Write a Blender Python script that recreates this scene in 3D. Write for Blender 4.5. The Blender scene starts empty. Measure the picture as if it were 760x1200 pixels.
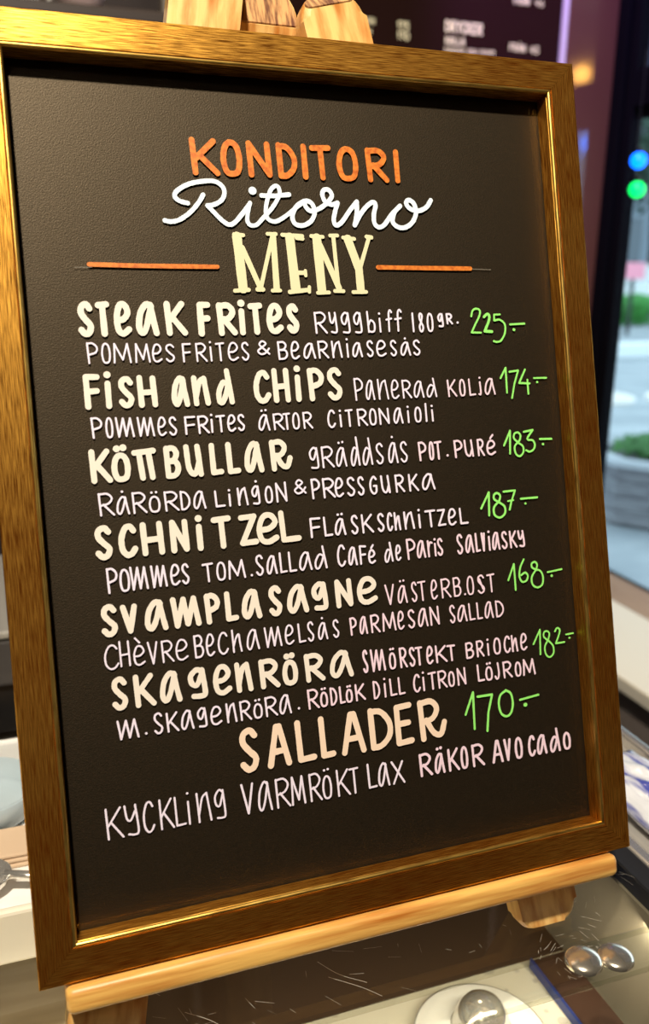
import bpy, bmesh, math, random
from mathutils import Vector, Matrix
random.seed(7)
SC = bpy.context.scene
COL = SC.collection
R = math.radians

# ---------------------------------------------------------------- camera
CAM_LOC = Vector((-0.15910557, -0.41790185, 0.10937941))
RIGHT = Vector((0.94008483, -0.34057469, 0.01579233))
DOWN = Vector((-0.07965768, -0.26444441, -0.96110551))
FWD = Vector((0.33150441, 0.90226273, -0.27572957))
cd = bpy.data.cameras.new('camera')
cam = bpy.data.objects.new('camera', cd)
COL.objects.link(cam)
m = Matrix((RIGHT, -DOWN, -FWD)).transposed().to_4x4()
m.translation = CAM_LOC
cam.matrix_world = m
cd.sensor_fit = 'VERTICAL'
cd.sensor_height = 36.0
cd.sensor_width = 36.0
cd.lens = 1050.0 / 1200.0 * 36.0
cd.clip_start = 0.01
cd.dof.use_dof = True
cd.dof.focus_distance = 0.475
cd.dof.aperture_fstop = 6.8
SC.camera = cam

ZC = -0.262          # counter glass top
ZF = -1.36           # floor
# ---------------------------------------------------------------- world, lights, exposure
w = bpy.data.worlds.new('overcast_sky')
SC.world = w
w.use_nodes = True
bg = w.node_tree.nodes['Background']
bg.inputs[0].default_value = (0.70, 0.90, 1.0, 1)
bg.inputs[1].default_value = 2.2


def lamp(name, typ, loc, energy, color, target=None, **kw):
    l = bpy.data.lights.new(name, typ)
    l.energy = energy
    l.color = color
    for k, v in kw.items():
        setattr(l, k, v)
    o = bpy.data.objects.new(name, l)
    COL.objects.link(o)
    o.location = loc
    if target is not None:
        o.rotation_euler = (Vector(target) - Vector(loc)).to_track_quat('-Z', 'Y').to_euler()
    return o


lamp('pendant_light', 'SPOT', (-0.36, -0.66, 1.24), 150, (1.0, 0.90, 0.74), (-0.05, 0.03, 0.05), spot_size=R(100), spot_blend=0.6, shadow_soft_size=0.035)
lamp('ceiling_fill', 'AREA', (-0.9, -1.5, 1.44), 4, (1.0, 0.82, 0.60), (-0.9, -1.5, 0), shape='DISK', size=0.5)  # added fill lamp out of view, lifting the room's ambient light
lamp('back_bar_light', 'AREA', (0.45, 1.05, 1.42), 5, (1.0, 0.78, 0.55), (0.45, 1.05, 0), shape='DISK', size=0.3)
lamp('case_light', 'AREA', (-0.30, -0.060, ZC - 0.022), 0.9, (1.0, 0.88, 0.68), (-0.30, 0.02, ZC - 0.2), shape='RECTANGLE', size=1.0, size_y=0.012)
lamp('purple_accent_light', 'SPOT', (0.62, 0.80, 1.15), 42, (0.46, 0.22, 1.0), (1.0, 1.36, 0.50), spot_size=R(46), spot_blend=0.7, shadow_soft_size=0.04)
lamp('window_counter_fill', 'SPOT', (0.86, 0.62, 0.95), 26, (1.0, 0.86, 0.66), (0.86, 0.62, -0.55), spot_size=R(52), spot_blend=0.6, shadow_soft_size=0.06)  # added lamp that brightens the cream counter top

SC.view_settings.view_transform = 'Standard'
SC.view_settings.look = 'None'
SC.view_settings.gamma = 1.0
SC.view_settings.use_curve_mapping = False
SC.view_settings.exposure = 0.0

# ---------------------------------------------------------------- helpers


def tag(o, label=None, cat=None, group=None, kind=None):
    if label: o['label'] = label
    if cat: o['category'] = cat
    if group: o['group'] = group
    if kind: o['kind'] = kind
    return o


def empty(name, label, cat, loc=(0, 0, 0), group=None):
    o = bpy.data.objects.new(name, None)
    o.empty_display_size = 0.05
    COL.objects.link(o)
    o.location = loc
    return tag(o, label, cat, group)


def link(name, bm, mat, parent=None, smooth=False, label=None, loc=None, rot=None, world=True):
    bmesh.ops.recalc_face_normals(bm, faces=bm.faces[:]) if bm.faces else None
    me = bpy.data.meshes.new(name)
    bm.to_mesh(me)
    bm.free()
    for p in me.polygons:
        p.use_smooth = smooth
    me.materials.append(mat)
    o = bpy.data.objects.new(name, me)
    COL.objects.link(o)
    if loc is not None: o.location = loc
    if rot is not None: o.rotation_euler = rot
    if parent is not None:
        o.parent = parent
        if world:   # geometry/loc given in world space
            o.matrix_parent_inverse = Matrix.Translation(-Vector(root_loc(parent)))
    if label: o['label'] = label
    return o


def root_loc(o):
    v = Vector(o.location)
    while o.parent:
        o = o.parent
        v = Vector(o.location)
    return v


def box(bm, a, b, bev=0, seg=2):
    x0, y0, z0 = a
    x1, y1, z1 = b
    vs = [bm.verts.new(p) for p in ((x0, y0, z0), (x1, y0, z0), (x1, y1, z0), (x0, y1, z0), (x0, y0, z1), (x1, y0, z1), (x1, y1, z1), (x0, y1, z1))]
    fs = [bm.faces.new([vs[i] for i in q]) for q in ((0, 3, 2, 1), (4, 5, 6, 7), (0, 1, 5, 4), (1, 2, 6, 5), (2, 3, 7, 6), (3, 0, 4, 7))]
    if bev:
        es = list({e for f in fs for e in f.edges})
        bmesh.ops.bevel(bm, geom=es, offset=bev, segments=seg, affect='EDGES', profile=0.5)


def BOX(a, b, bev=0, seg=2):
    bm = bmesh.new()
    box(bm, a, b, bev, seg)
    return bm


def lathe(bm, prof, c=(0, 0, 0), n=32):
    rings = []
    for r, z in prof:
        if r < 1e-6:
            rings.append([bm.verts.new((c[0], c[1], c[2] + z))])
        else:
            rings.append([bm.verts.new((c[0] + r * math.cos(2 * math.pi * i / n), c[1] + r * math.sin(2 * math.pi * i / n), c[2] + z)) for i in range(n)])
    for a, b in zip(rings, rings[1:]):
        for i in range(n):
            j = (i + 1) % n
            if len(a) == 1 and len(b) == 1: continue
            if len(a) == 1: bm.faces.new((a[0], b[i], b[j]))
            elif len(b) == 1: bm.faces.new((a[i], a[j], b[0]))
            else: bm.faces.new((a[i], a[j], b[j], b[i]))


def LATHE(prof, c=(0, 0, 0), n=32):
    bm = bmesh.new()
    lathe(bm, prof, c, n)
    return bm


def tube(bm, pts, r, n=8):
    pts = [Vector(p) for p in pts]
    prev = None
    for i, p in enumerate(pts):
        d = (pts[min(i + 1, len(pts) - 1)] - pts[max(i - 1, 0)]).normalized()
        a = d.orthogonal().normalized() if prev is None else (prev - d * prev.dot(d)).normalized()
        b = d.cross(a)
        ring = [bm.verts.new(p + (a * math.cos(2 * math.pi * k / n) + b * math.sin(2 * math.pi * k / n)) * r) for k in range(n)]
        if prev is not None:
            for k in range(n):
                bm.faces.new((old[k], old[(k + 1) % n], ring[(k + 1) % n], ring[k]))
        else:
            bm.faces.new(ring)
        old, prev = ring, a
    bm.faces.new(old)


def prism(bm, poly, z0, z1):
    lo = [bm.verts.new((x, y, z0)) for x, y in poly]
    hi = [bm.verts.new((x, y, z1)) for x, y in poly]
    n = len(poly)
    bm.faces.new(lo[::-1])
    bm.faces.new(hi)
    for i in range(n):
        bm.faces.new((lo[i], lo[(i + 1) % n], hi[(i + 1) % n], hi[i]))


# ---------------------------------------------------------------- materials
def mat(name, color=(0.5, 0.5, 0.5), rough=0.5, metal=0.0, spec=0.5, coat=0.0, noise=None, emit=None, bump=None):
    """noise=(scale,(r,g,b),stretch xyz,lo,hi)"""
    m = bpy.data.materials.new(name)
    m.use_nodes = True
    nt = m.node_tree
    b = nt.nodes['Principled BSDF']
    b.inputs['Base Color'].default_value = (*color, 1)
    b.inputs['Roughness'].default_value = rough
    b.inputs['Metallic'].default_value = metal
    b.inputs['Specular IOR Level'].default_value = spec
    b.inputs['Coat Weight'].default_value = coat
    if emit:
        b.inputs['Emission Color'].default_value = (*emit[0], 1)
        b.inputs['Emission Strength'].default_value = emit[1]
    if noise or bump:
        tc = nt.nodes.new('ShaderNodeTexCoord')
    if noise:
        sc, c2, st, lo, hi = noise
        mp = nt.nodes.new('ShaderNodeMapping')
        mp.inputs['Scale'].default_value = st
        nt.links.new(tc.outputs['Object'], mp.inputs['Vector'])
        n = nt.nodes.new('ShaderNodeTexNoise')
        n.inputs['Scale'].default_value = sc
        n.inputs['Detail'].default_value = 6
        nt.links.new(mp.outputs[0], n.inputs['Vector'])
        r = nt.nodes.new('ShaderNodeValToRGB')
        r.color_ramp.elements[0].position = lo
        r.color_ramp.elements[1].position = hi
        r.color_ramp.elements[0].color = (*c2, 1)
        r.color_ramp.elements[1].color = (*color, 1)
        nt.links.new(n.outputs['Fac'], r.inputs['Fac'])
        nt.links.new(r.outputs[0], b.inputs['Base Color'])
    if bump:
        sc, st, strength, dist = bump
        mp = nt.nodes.new('ShaderNodeMapping')
        mp.inputs['Scale'].default_value = st
        nt.links.new(tc.outputs['Object'], mp.inputs['Vector'])
        n = nt.nodes.new('ShaderNodeTexNoise')
        n.inputs['Scale'].default_value = sc
        n.inputs['Detail'].default_value = 4
        nt.links.new(mp.outputs[0], n.inputs['Vector'])
        bp = nt.nodes.new('ShaderNodeBump')
        bp.inputs['Strength'].default_value = strength
        bp.inputs['Distance'].default_value = dist
        nt.links.new(n.outputs['Fac'], bp.inputs['Height'])
        nt.links.new(bp.outputs[0], b.inputs['Normal'])
    return m


def glass(name, tint=(1, 1, 1), rough=0.0, refl=1.0):
    """thin clear pane: transparent plus mirror reflection by Fresnel"""
    m = bpy.data.materials.new(name)
    m.use_nodes = True
    nt = m.node_tree
    nt.nodes.remove(nt.nodes['Principled BSDF'])
    out = nt.nodes['Material Output']
    t = nt.nodes.new('ShaderNodeBsdfTransparent')
    t.inputs[0].default_value = (*tint, 1)
    g = nt.nodes.new('ShaderNodeBsdfGlossy')
    g.inputs['Roughness'].default_value = rough
    f = nt.nodes.new('ShaderNodeFresnel')
    f.inputs[0].default_value = 1.5
    mu = nt.nodes.new('ShaderNodeMath')
    mu.operation = 'MULTIPLY'
    mu.inputs[1].default_value = refl
    nt.links.new(f.outputs[0], mu.inputs[0])
    geo = nt.nodes.new('ShaderNodeNewGeometry')
    inv = nt.nodes.new('ShaderNodeMath')
    inv.operation = 'SUBTRACT'
    inv.inputs[0].default_value = 1.0
    nt.links.new(geo.outputs['Backfacing'], inv.inputs[1])
    fr = nt.nodes.new('ShaderNodeMath')
    fr.operation = 'MULTIPLY'
    nt.links.new(mu.outputs[0], fr.inputs[0])
    nt.links.new(inv.outputs[0], fr.inputs[1])
    mx = nt.nodes.new('ShaderNodeMixShader')
    nt.links.new(fr.outputs[0], mx.inputs[0])
    nt.links.new(t.outputs[0], mx.inputs[1])
    nt.links.new(g.outputs[0], mx.inputs[2])
    nt.links.new(mx.outputs[0], out.inputs[0])
    return m


def gold_wood():
    """gold-leafed wood: red-brown wood with a rubbed gold sheen, fine grain along local x"""
    m = bpy.data.materials.new('gold_wood')
    m.use_nodes = True
    nt = m.node_tree
    nt.nodes.remove(nt.nodes['Principled BSDF'])
    N, K = nt.nodes.new, nt.links.new
    tc, mp, n1, n2 = N('ShaderNodeTexCoord'), N('ShaderNodeMapping'), N('ShaderNodeTexNoise'), N('ShaderNodeTexNoise')
    mp.inputs['Scale'].default_value = (85, 2200, 2200)
    n1.inputs['Scale'].default_value = 1.0
    n1.inputs['Detail'].default_value = 6
    n2.inputs['Scale'].default_value = 14
    K(tc.outputs['Object'], mp.inputs['Vector'])
    K(mp.outputs[0], n1.inputs['Vector'])
    K(tc.outputs['Object'], n2.inputs['Vector'])
    add = N('ShaderNodeMath')
    add.operation = 'MULTIPLY_ADD'
    add.inputs[1].default_value = 0.35
    K(n2.outputs['Fac'], add.inputs[0])
    K(n1.outputs['Fac'], add.inputs[2])
    r = N('ShaderNodeMapRange')
    r.inputs['From Min'].default_value = 0.52
    r.inputs['From Max'].default_value = 0.84
    r.inputs['To Min'].default_value = GOLD_LO
    r.inputs['To Max'].default_value = GOLD_HI
    K(add.outputs[0], r.inputs['Value'])
    bp = N('ShaderNodeBump')
    bp.inputs['Strength'].default_value = 0.3
    bp.inputs['Distance'].default_value = 0.0003
    K(n1.outputs['Fac'], bp.inputs['Height'])
    d, g, mx = N('ShaderNodeBsdfDiffuse'), N('ShaderNodeBsdfGlossy'), N('ShaderNodeMixShader')
    d.inputs['Color'].default_value = (0.058, 0.013, 0.0009, 1)
    g.inputs['Color'].default_value = (1.0, 0.51, 0.085, 1)
    g.inputs['Roughness'].default_value = 0.40
    K(bp.outputs[0], g.inputs['Normal'])
    K(bp.outputs[0], d.inputs['Normal'])
    K(r.outputs[0], mx.inputs[0])
    K(d.outputs[0], mx.inputs[1])
    K(g.outputs[0], mx.inputs[2])
    K(mx.outputs[0], nt.nodes['Material Output'].inputs[0])
    return m


GOLD_LO, GOLD_HI = 0.06, 0.84
M = {}
M['gold'] = gold_wood()
M['bead'] = mat('bright_gold', (0.95, 0.60, 0.14), 0.30, 0.95, noise=(1.0, (0.45, 0.20, 0.03), (60, 600, 600), 0.30, 0.55))
M['frame_back'] = mat('dark_rebate', (0.05, 0.025, 0.01), 0.6)
M['paper'] = mat('black_card', (0.013, 0.0075, 0.004), 0.52, 0, 0.8, noise=(1500, (0.003, 0.0025, 0.001), (1, 1, 1), 0.35, 0.65), bump=(1350, (1, 1, 1), 0.75, 0.0002))
M['paper'].node_tree.nodes['Principled BSDF'].inputs['Specular Tint'].default_value = (1.0, 0.78, 0.52, 1)
M['pane'] = glass('clear_glazing', (0.98, 0.98, 0.98), 0.02, 0.8)
M['pine'] = mat('light_pine', (0.82, 0.47, 0.12), 0.42, 0, 0.5, noise=(1.0, (0.50, 0.17, 0.025), (11, 190, 120), 0.34, 0.56), bump=(1.0, (40, 260, 260), 0.5, 0.0006))
M['pine_leg'] = mat('stained_pine', (0.84, 0.54, 0.19), 0.35, 0, 0.5, coat=0.3, noise=(1.0, (0.50, 0.18, 0.03), (140, 140, 26), 0.34, 0.60), bump=(1.0, (260, 260, 10), 0.4, 0.0006))
M['end_grain'] = mat('sawn_end_grain', (0.60, 0.32, 0.12), 0.6, 0, 0.4, noise=(1.0, (0.12, 0.035, 0.01), (420, 60, 60), 0.38, 0.60))
INK = {
    'or': mat('copper_paint', (0.74, 0.22, 0.03), 0.45, 0.0, noise=(420, (0.48, 0.10, 0.012), (1, 1, 1), 0.3, 0.6)),
    'wh': mat('white_paint', (0.80, 0.88, 0.93), 0.5),
    'cr': mat('cream_paint', (0.86, 0.77, 0.66), 0.5),
    'c3': mat('butter_paint', (0.76, 0.70, 0.44), 0.5),
    'c2': mat('peach_paint', (0.92, 0.70, 0.53), 0.5),
    'pk': mat('pale_pink_paint', (0.87, 0.77, 0.89), 0.5),
    'p2': mat('rose_pink_paint', (0.90, 0.68, 0.78), 0.5),
    'gn': mat('green_paint', (0.32, 0.88, 0.18), 0.5),
    'pc': mat('pencil_grey', (0.20, 0.17, 0.13), 0.6),
}
M['glass'] = glass('counter_glass', (0.93, 0.93, 0.90), 0.03, 1.0)
M['glass_edge'] = glass('glass_edge', (0.90, 0.92, 0.89), 0.1, 1.5)
M['window_glass'] = glass('window_glass', (0.97, 0.99, 1.0), 0.0, 0.5)
M['chrome'] = mat('polished_steel', (0.82, 0.78, 0.72), 0.16, 0.8)
M['satin'] = mat('satin_glint', (0.88, 0.80, 0.66), 0.20, 0.9)
M['brushed'] = mat('brushed_steel', (0.60, 0.57, 0.52), 0.38, 0.5, noise=(1.0, (0.42, 0.40, 0.37), (200, 4, 200), 0.3, 0.7))
M['black'] = mat('black_metal', (0.012, 0.012, 0.014), 0.4)
M['black_wood'] = mat('black_window_frame', (0.003, 0.003, 0.005), 0.6, spec=0.05)
M['white'] = mat('white_enamel', (0.86, 0.84, 0.80), 0.3)
M['cream'] = mat('cream_laminate', (0.80, 0.74, 0.62), 0.35)
M['scratch'] = mat('scratch_and_glint_marks', (0.62, 0.58, 0.50), 0.4)
M['dark_wall'] = mat('dark_brown_wall', (0.030, 0.016, 0.014), 0.6)
M['column'] = mat('brown_lacquer', (0.13, 0.055, 0.040), 0.09, 0, 0.6, coat=0.4)
M['plaster'] = mat('warm_plaster', (0.12, 0.08, 0.055), 0.8)
M['ceiling'] = mat('ceiling_paint', (0.26, 0.20, 0.15), 0.9)
M['floor'] = mat('grey_brown_tiles', (0.06, 0.048, 0.04), 0.5, noise=(3.0, (0.04, 0.03, 0.025), (1, 1, 1), 0.4, 0.6))

# ---------------------------------------------------------------- setting
def struct(name, bm, m, parent=None):
    o = link(name, bm, m, parent)
    o['kind'] = 'structure'
    return o


XW = 1.10            # window wall plane
YB = 1.34            # back wall plane
struct('floor', BOX((-2.3, -2.7, ZF - 0.05), (XW, YB + 0.1, ZF)), M['floor'])
struct('ceiling', BOX((-2.3, -2.7, 1.5), (XW + 0.1, YB + 0.1, 1.55)), M['ceiling'])
struct('wall_back', BOX((-2.3, YB, ZF), (XW + 0.1, YB + 0.1, 1.5)), M['dark_wall'])
struct('wall_left', BOX((-2.3, -2.7, ZF), (-2.2, YB, 1.5)), M['plaster'])
struct('wall_front', BOX((-2.2, -2.7, ZF), (XW, -2.6, 1.5)), M['plaster'])
bm = bmesh.new()     # wall with the window opening
box(bm, (XW, -2.7, ZF), (XW + 0.02, -0.2, 1.5))
box(bm, (XW, -0.2, ZF), (XW + 0.02, YB, -0.60))
box(bm, (XW, 1.31, -0.60), (XW + 0.02, YB, 1.5))
box(bm, (XW, -0.2, 1.30), (XW + 0.02, 1.31, 1.5))
struct('wall_right', bm, M['dark_wall'])
bm = bmesh.new()     # black frame, transom, glazing bead
box(bm, (XW - 0.004, 1.226, -0.60), (XW + 0.024, 1.252, 1.30), 0.003)
box(bm, (XW + 0.014, 1.252, -0.60), (XW + 0.024, 1.268, 1.30))
box(bm, (XW - 0.004, 1.268, -0.60), (XW + 0.024, 1.31, 1.30), 0.003)
box(bm, (XW - 0.004, -0.2, 0.405), (XW + 0.024, 1.226, 0.478), 0.004)
box(bm, (XW + 0.01, -0.2, 0.385), (XW + 0.022, 1.226, 0.405))
box(bm, (XW, -0.2, -0.60), (XW + 0.024, 1.226, -0.57), 0.003)
box(bm, (XW, -0.2, 1.27), (XW + 0.024, 1.226, 1.30), 0.003)
box(bm, (XW, -0.2, -0.57), (XW + 0.024, -0.16, 1.27), 0.003)
wf = struct('window_1', bm, M['black_wood'])
bm = bmesh.new()
box(bm, (XW + 0.008, -0.16, -0.57), (XW + 0.012, 1.226, 0.385))
box(bm, (XW + 0.008, -0.16, 0.478), (XW + 0.012, 1.226, 1.27))
link('pane', bm, M['window_glass'], wf)
struct('column', BOX((0.979, 1.30, ZF), (1.098, YB, 1.5), 0.004), M['column']).name = 'trim_1'
struct('trim_2', BOX((0.975, -0.2, -0.62), (XW, 1.29, -0.565), 0.004), mat('oak_sill', (0.42, 0.27, 0.16), 0.5, noise=(1.0, (0.28, 0.16, 0.09), (60, 4, 60), 0.3, 0.7)))

# ---------------------------------------------------------------- hand-lettering strokes
GLYPH = {
 'A': '-0,0 42,100 58,100 100,0;-16,34 84,36', 'B': '-5,0 0,100;~0,98 60,100 90,80 65,58 15,53;~15,53 80,50 100,25 70,3 5,0',
 'C': '~95,85 72,100 35,95 5,60 8,20 40,0 75,4 100,20', 'D': '-5,0 0,100;~0,98 55,93 98,62 95,27 50,3 5,0',
 'E': '-95,100 0,98 3,0 100,3;-2,52 82,53', 'F': '-98,100 3,99 6,0;-4,50 90,53', 'G': '~90,85 55,100 10,70 8,25 45,0 85,10 92,45;-92,45 55,45',
 'H': '-0,100 5,0;-94,100 100,0;-3,45 95,48', 'I': '-45,100 55,0', 'J': '~70,100 85,35 60,3 25,0 0,15', 'K': '-0,100 6,0;-90,100 8,42;-28,54 100,0',
 'L': '-0,100 8,2 100,4', 'M': '-0,0 6,100;-6,100 52,15 84,100;-84,100 100,0', 'm': '-0,100 12,0 42,98 56,3 84,98 100,0',
 'N': '-4,0 0,100;-0,100 95,2;-95,2 90,100', 'n': '-0,100 8,0;~8,25 40,82 76,98;-76,98 100,0', 'O': '~48,100 15,85 0,45 15,8 50,0 88,10 100,50 85,88 48,100',
 'P': '-10,0 0,100;~0,98 55,100 98,80 85,55 12,42', 'R': '-6,0 0,100;~0,98 60,100 92,79 65,54 10,45;-28,50 100,0',
 'R~': '-6,0 0,100;~0,98 45,100 68,79 50,54 8,45;~22,50 45,18 65,6 82,10 96,38', 'S': '~92,86 62,100 18,92 12,70 50,48 92,28 78,6 38,0 5,14',
 'S~': '~92,86 62,100 18,92 12,70 50,48 92,28 78,6 38,0 5,14;-30,80 75,22', 'T': '-0,97 100,100;-50,98 56,0', 'U': '~0,100 10,28 38,3 66,8 88,40;-84,100 100,0',
 'V': '-0,100 50,0 100,100', 'v': '-0,100 55,0 100,100', 'X': '-0,100 100,0;-92,100 8,0', 'Z': '-5,97 95,100 5,3 100,6',
 'a': '~76,90 50,99 14,68 2,20 22,1 48,28 78,92;-74,97 86,45 100,0', 'd': '~72,75 40,80 6,42 6,6 30,1 60,36 80,75;-74,128 100,0',
 'e': '~5,46 60,50 95,72 72,98 30,95 3,55 12,12 50,0 98,14', 'g': '~80,92 48,100 8,78 14,50 46,44 80,85;~82,98 92,40 92,6 65,0 20,2',
 'g~': '~80,92 48,100 8,78 14,50 46,44 80,85;~82,98 92,40 92,6 65,0 20,2;.60,128', 'y': '~0,100 12,58 40,50 78,80;~80,100 92,40 92,6 62,0 20,4',
 'i': '-40,78 60,0;.35,108', 'j': '~55,80 72,25 55,2 0,4;.55,108', 'h': '-0,100 8,0;~8,25 40,62 76,80 86,40 100,0', 'b': '-0,100 8,0;~6,32 45,58 95,42 92,8 50,0 8,5',
 'c': '~95,85 72,100 35,95 5,60 8,20 40,0 75,4 100,20', 'f': '~100,90 78,100 52,88 46,50 42,0;-5,55 92,60', 'l': '-45,100 55,0', 'r': '-0,100 10,0;~8,55 50,90 100,88',
 'o': '~48,100 15,85 0,45 15,8 50,0 88,10 100,50 85,88 48,100', '&': '~100,0 50,45 20,75 45,100 75,80 40,52 5,25 30,0 70,10 100,42',
 '0': '~48,100 15,85 0,45 15,8 50,0 88,10 100,50 85,88 48,100', 'Π': '-0,95 100,100;-24,95 36,0;-74,97 88,0', '.': '.50,4', 'w': '-0,90 0,5;-50,90 50,5;-100,90 100,5', '8': '~50,52 18,72 25,95 52,100 82,86 50,52 8,25 30,0 72,2 95,25 50,52',
 '1': '-0,70 50,100 60,0', '4': '-70,100 0,35 100,38;-72,60 78,0', '5': '-90,100 20,100 15,60;~15,60 70,58 95,30 60,0 5,5', '6': '~80,100 20,65 8,20 50,0 92,22 55,45 10,25', '7': '-0,100 100,98 40,0', 'Y': '-0,100 50,48 100,100;-50,48 50,0',
}
for _k, _b, _d in (('ä', 'a', '.34,128;.74,131'), ('å', 'a', '.52,130'), ('ö', 'O', '.26,128;.74,131'), ('Ö', 'O', '.26,128;.74,131'), ('Å', 'A', '.50,126'), ('é', 'e', '-48,118 80,142'), ('è', 'e', '-20,142 60,118')):
    GLYPH[_k] = GLYPH[_b] + ';' + _d


def catmull(p, n=5):
    if len(p) < 3: return p
    closed = (p[0] - p[-1]).length < 1e-6
    out = []
    for i in range(len(p) - 1):
        p0 = p[i - 1] if i else (p[-2] if closed else p[0] * 2 - p[1])
        p3 = p[i + 2] if i + 2 < len(p) else (p[1] if closed else p[-1] * 2 - p[-2])
        p1, p2 = p[i], p[i + 1]
        for k in range(n):
            t = k / n
            out.append(0.5 * ((2 * p1) + (p2 - p0) * t + (2 * p0 - 5 * p1 + 4 * p2 - p3) * t * t + (3 * p1 - p0 - 3 * p2 + p3) * t ** 3))
    out.append(p[-1])
    return out


class Pen:
    """lays round-ended paint strokes on a plane; (u,v) -> o + u*eu + v*ev + n*en"""
    def __init__(s, o, eu, ev, en):
        s.bm = bmesh.new()
        s.o, s.eu, s.ev, s.en = Vector(o), Vector(eu), Vector(ev), Vector(en)
        s.h = 0.0
    def P(s, q, h): return s.o + s.eu * q[0] + s.ev * q[1] + s.en * h
    def stroke(s, pts, w, kind='-'):
        pts = [Vector(p) for p in pts]
        if kind == '~' and len(pts) > 2: s.ribbon(catmull(pts), w)
        else:
            for a, c in zip(pts, pts[1:]): s.ribbon([a, c], w)
    def ribbon(s, pts, w):
        """one smooth ribbon with round ends; each later stroke lies a hair above the earlier ones"""
        pts = [p for i, p in enumerate(pts) if i == 0 or (p - pts[i - 1]).length > w * 0.06]
        if len(pts) == 1: pts.append(pts[0] + Vector((w * 0.05, 0)))
        if len(pts) == 2: pts = [pts[0], pts[0].lerp(pts[1], 0.33), pts[0].lerp(pts[1], 0.67), pts[1]]
        s.h += 0.0000012
        bm, n, lo, hi = s.bm, len(pts), [], []
        r0 = w / 2
        for i, p in enumerate(pts):
            d = (pts[min(i + 1, n - 1)] - pts[max(i - 1, 0)]).normalized()
            t = Vector((-d[1], d[0])) * r0 * random.uniform(0.95, 1.06)
            s.h += 0.0000001
            lo.append(bm.verts.new(s.P(p - t, s.h)))
            hi.append(bm.verts.new(s.P(p + t, s.h)))
        for i in range(n - 1):
            bm.faces.new((lo[i], lo[i + 1], hi[i + 1], hi[i]))
        for p, q, A, B in ((pts[0], pts[1], hi[0], lo[0]), (pts[-1], pts[-2], lo[-1], hi[-1])):
            d = (p - q).normalized()
            a0 = math.atan2(d[1], d[0])
            hh = (A.co - s.o).dot(s.en)
            arc = [bm.verts.new(s.P((p[0] + r0 * math.cos(a0 + u), p[1] + r0 * math.sin(a0 + u)), hh)) for u in [-math.pi / 2 + math.pi * k / 9 for k in range(1, 9)]]
            bm.faces.new([A] + arc + [B])
    def glyph(s, ch, bl, br, tl, tr, w):
        bl, br, tl, tr = map(Vector, (bl, br, tl, tr))
        for st in GLYPH[ch].split(';'):
            k = st[0]
            pts = []
            for q in st[1:].split():
                u, v = (float(x) / 100 for x in q.split(','))
                pts.append((bl * (1 - u) + br * u) * (1 - v) + (tl * (1 - u) + tr * u) * v)
            if k == '.': s.stroke([pts[0], pts[0] + Vector((w * 0.05, 0))], w * 1.18)
            else: s.stroke(pts, w, k)


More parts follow.
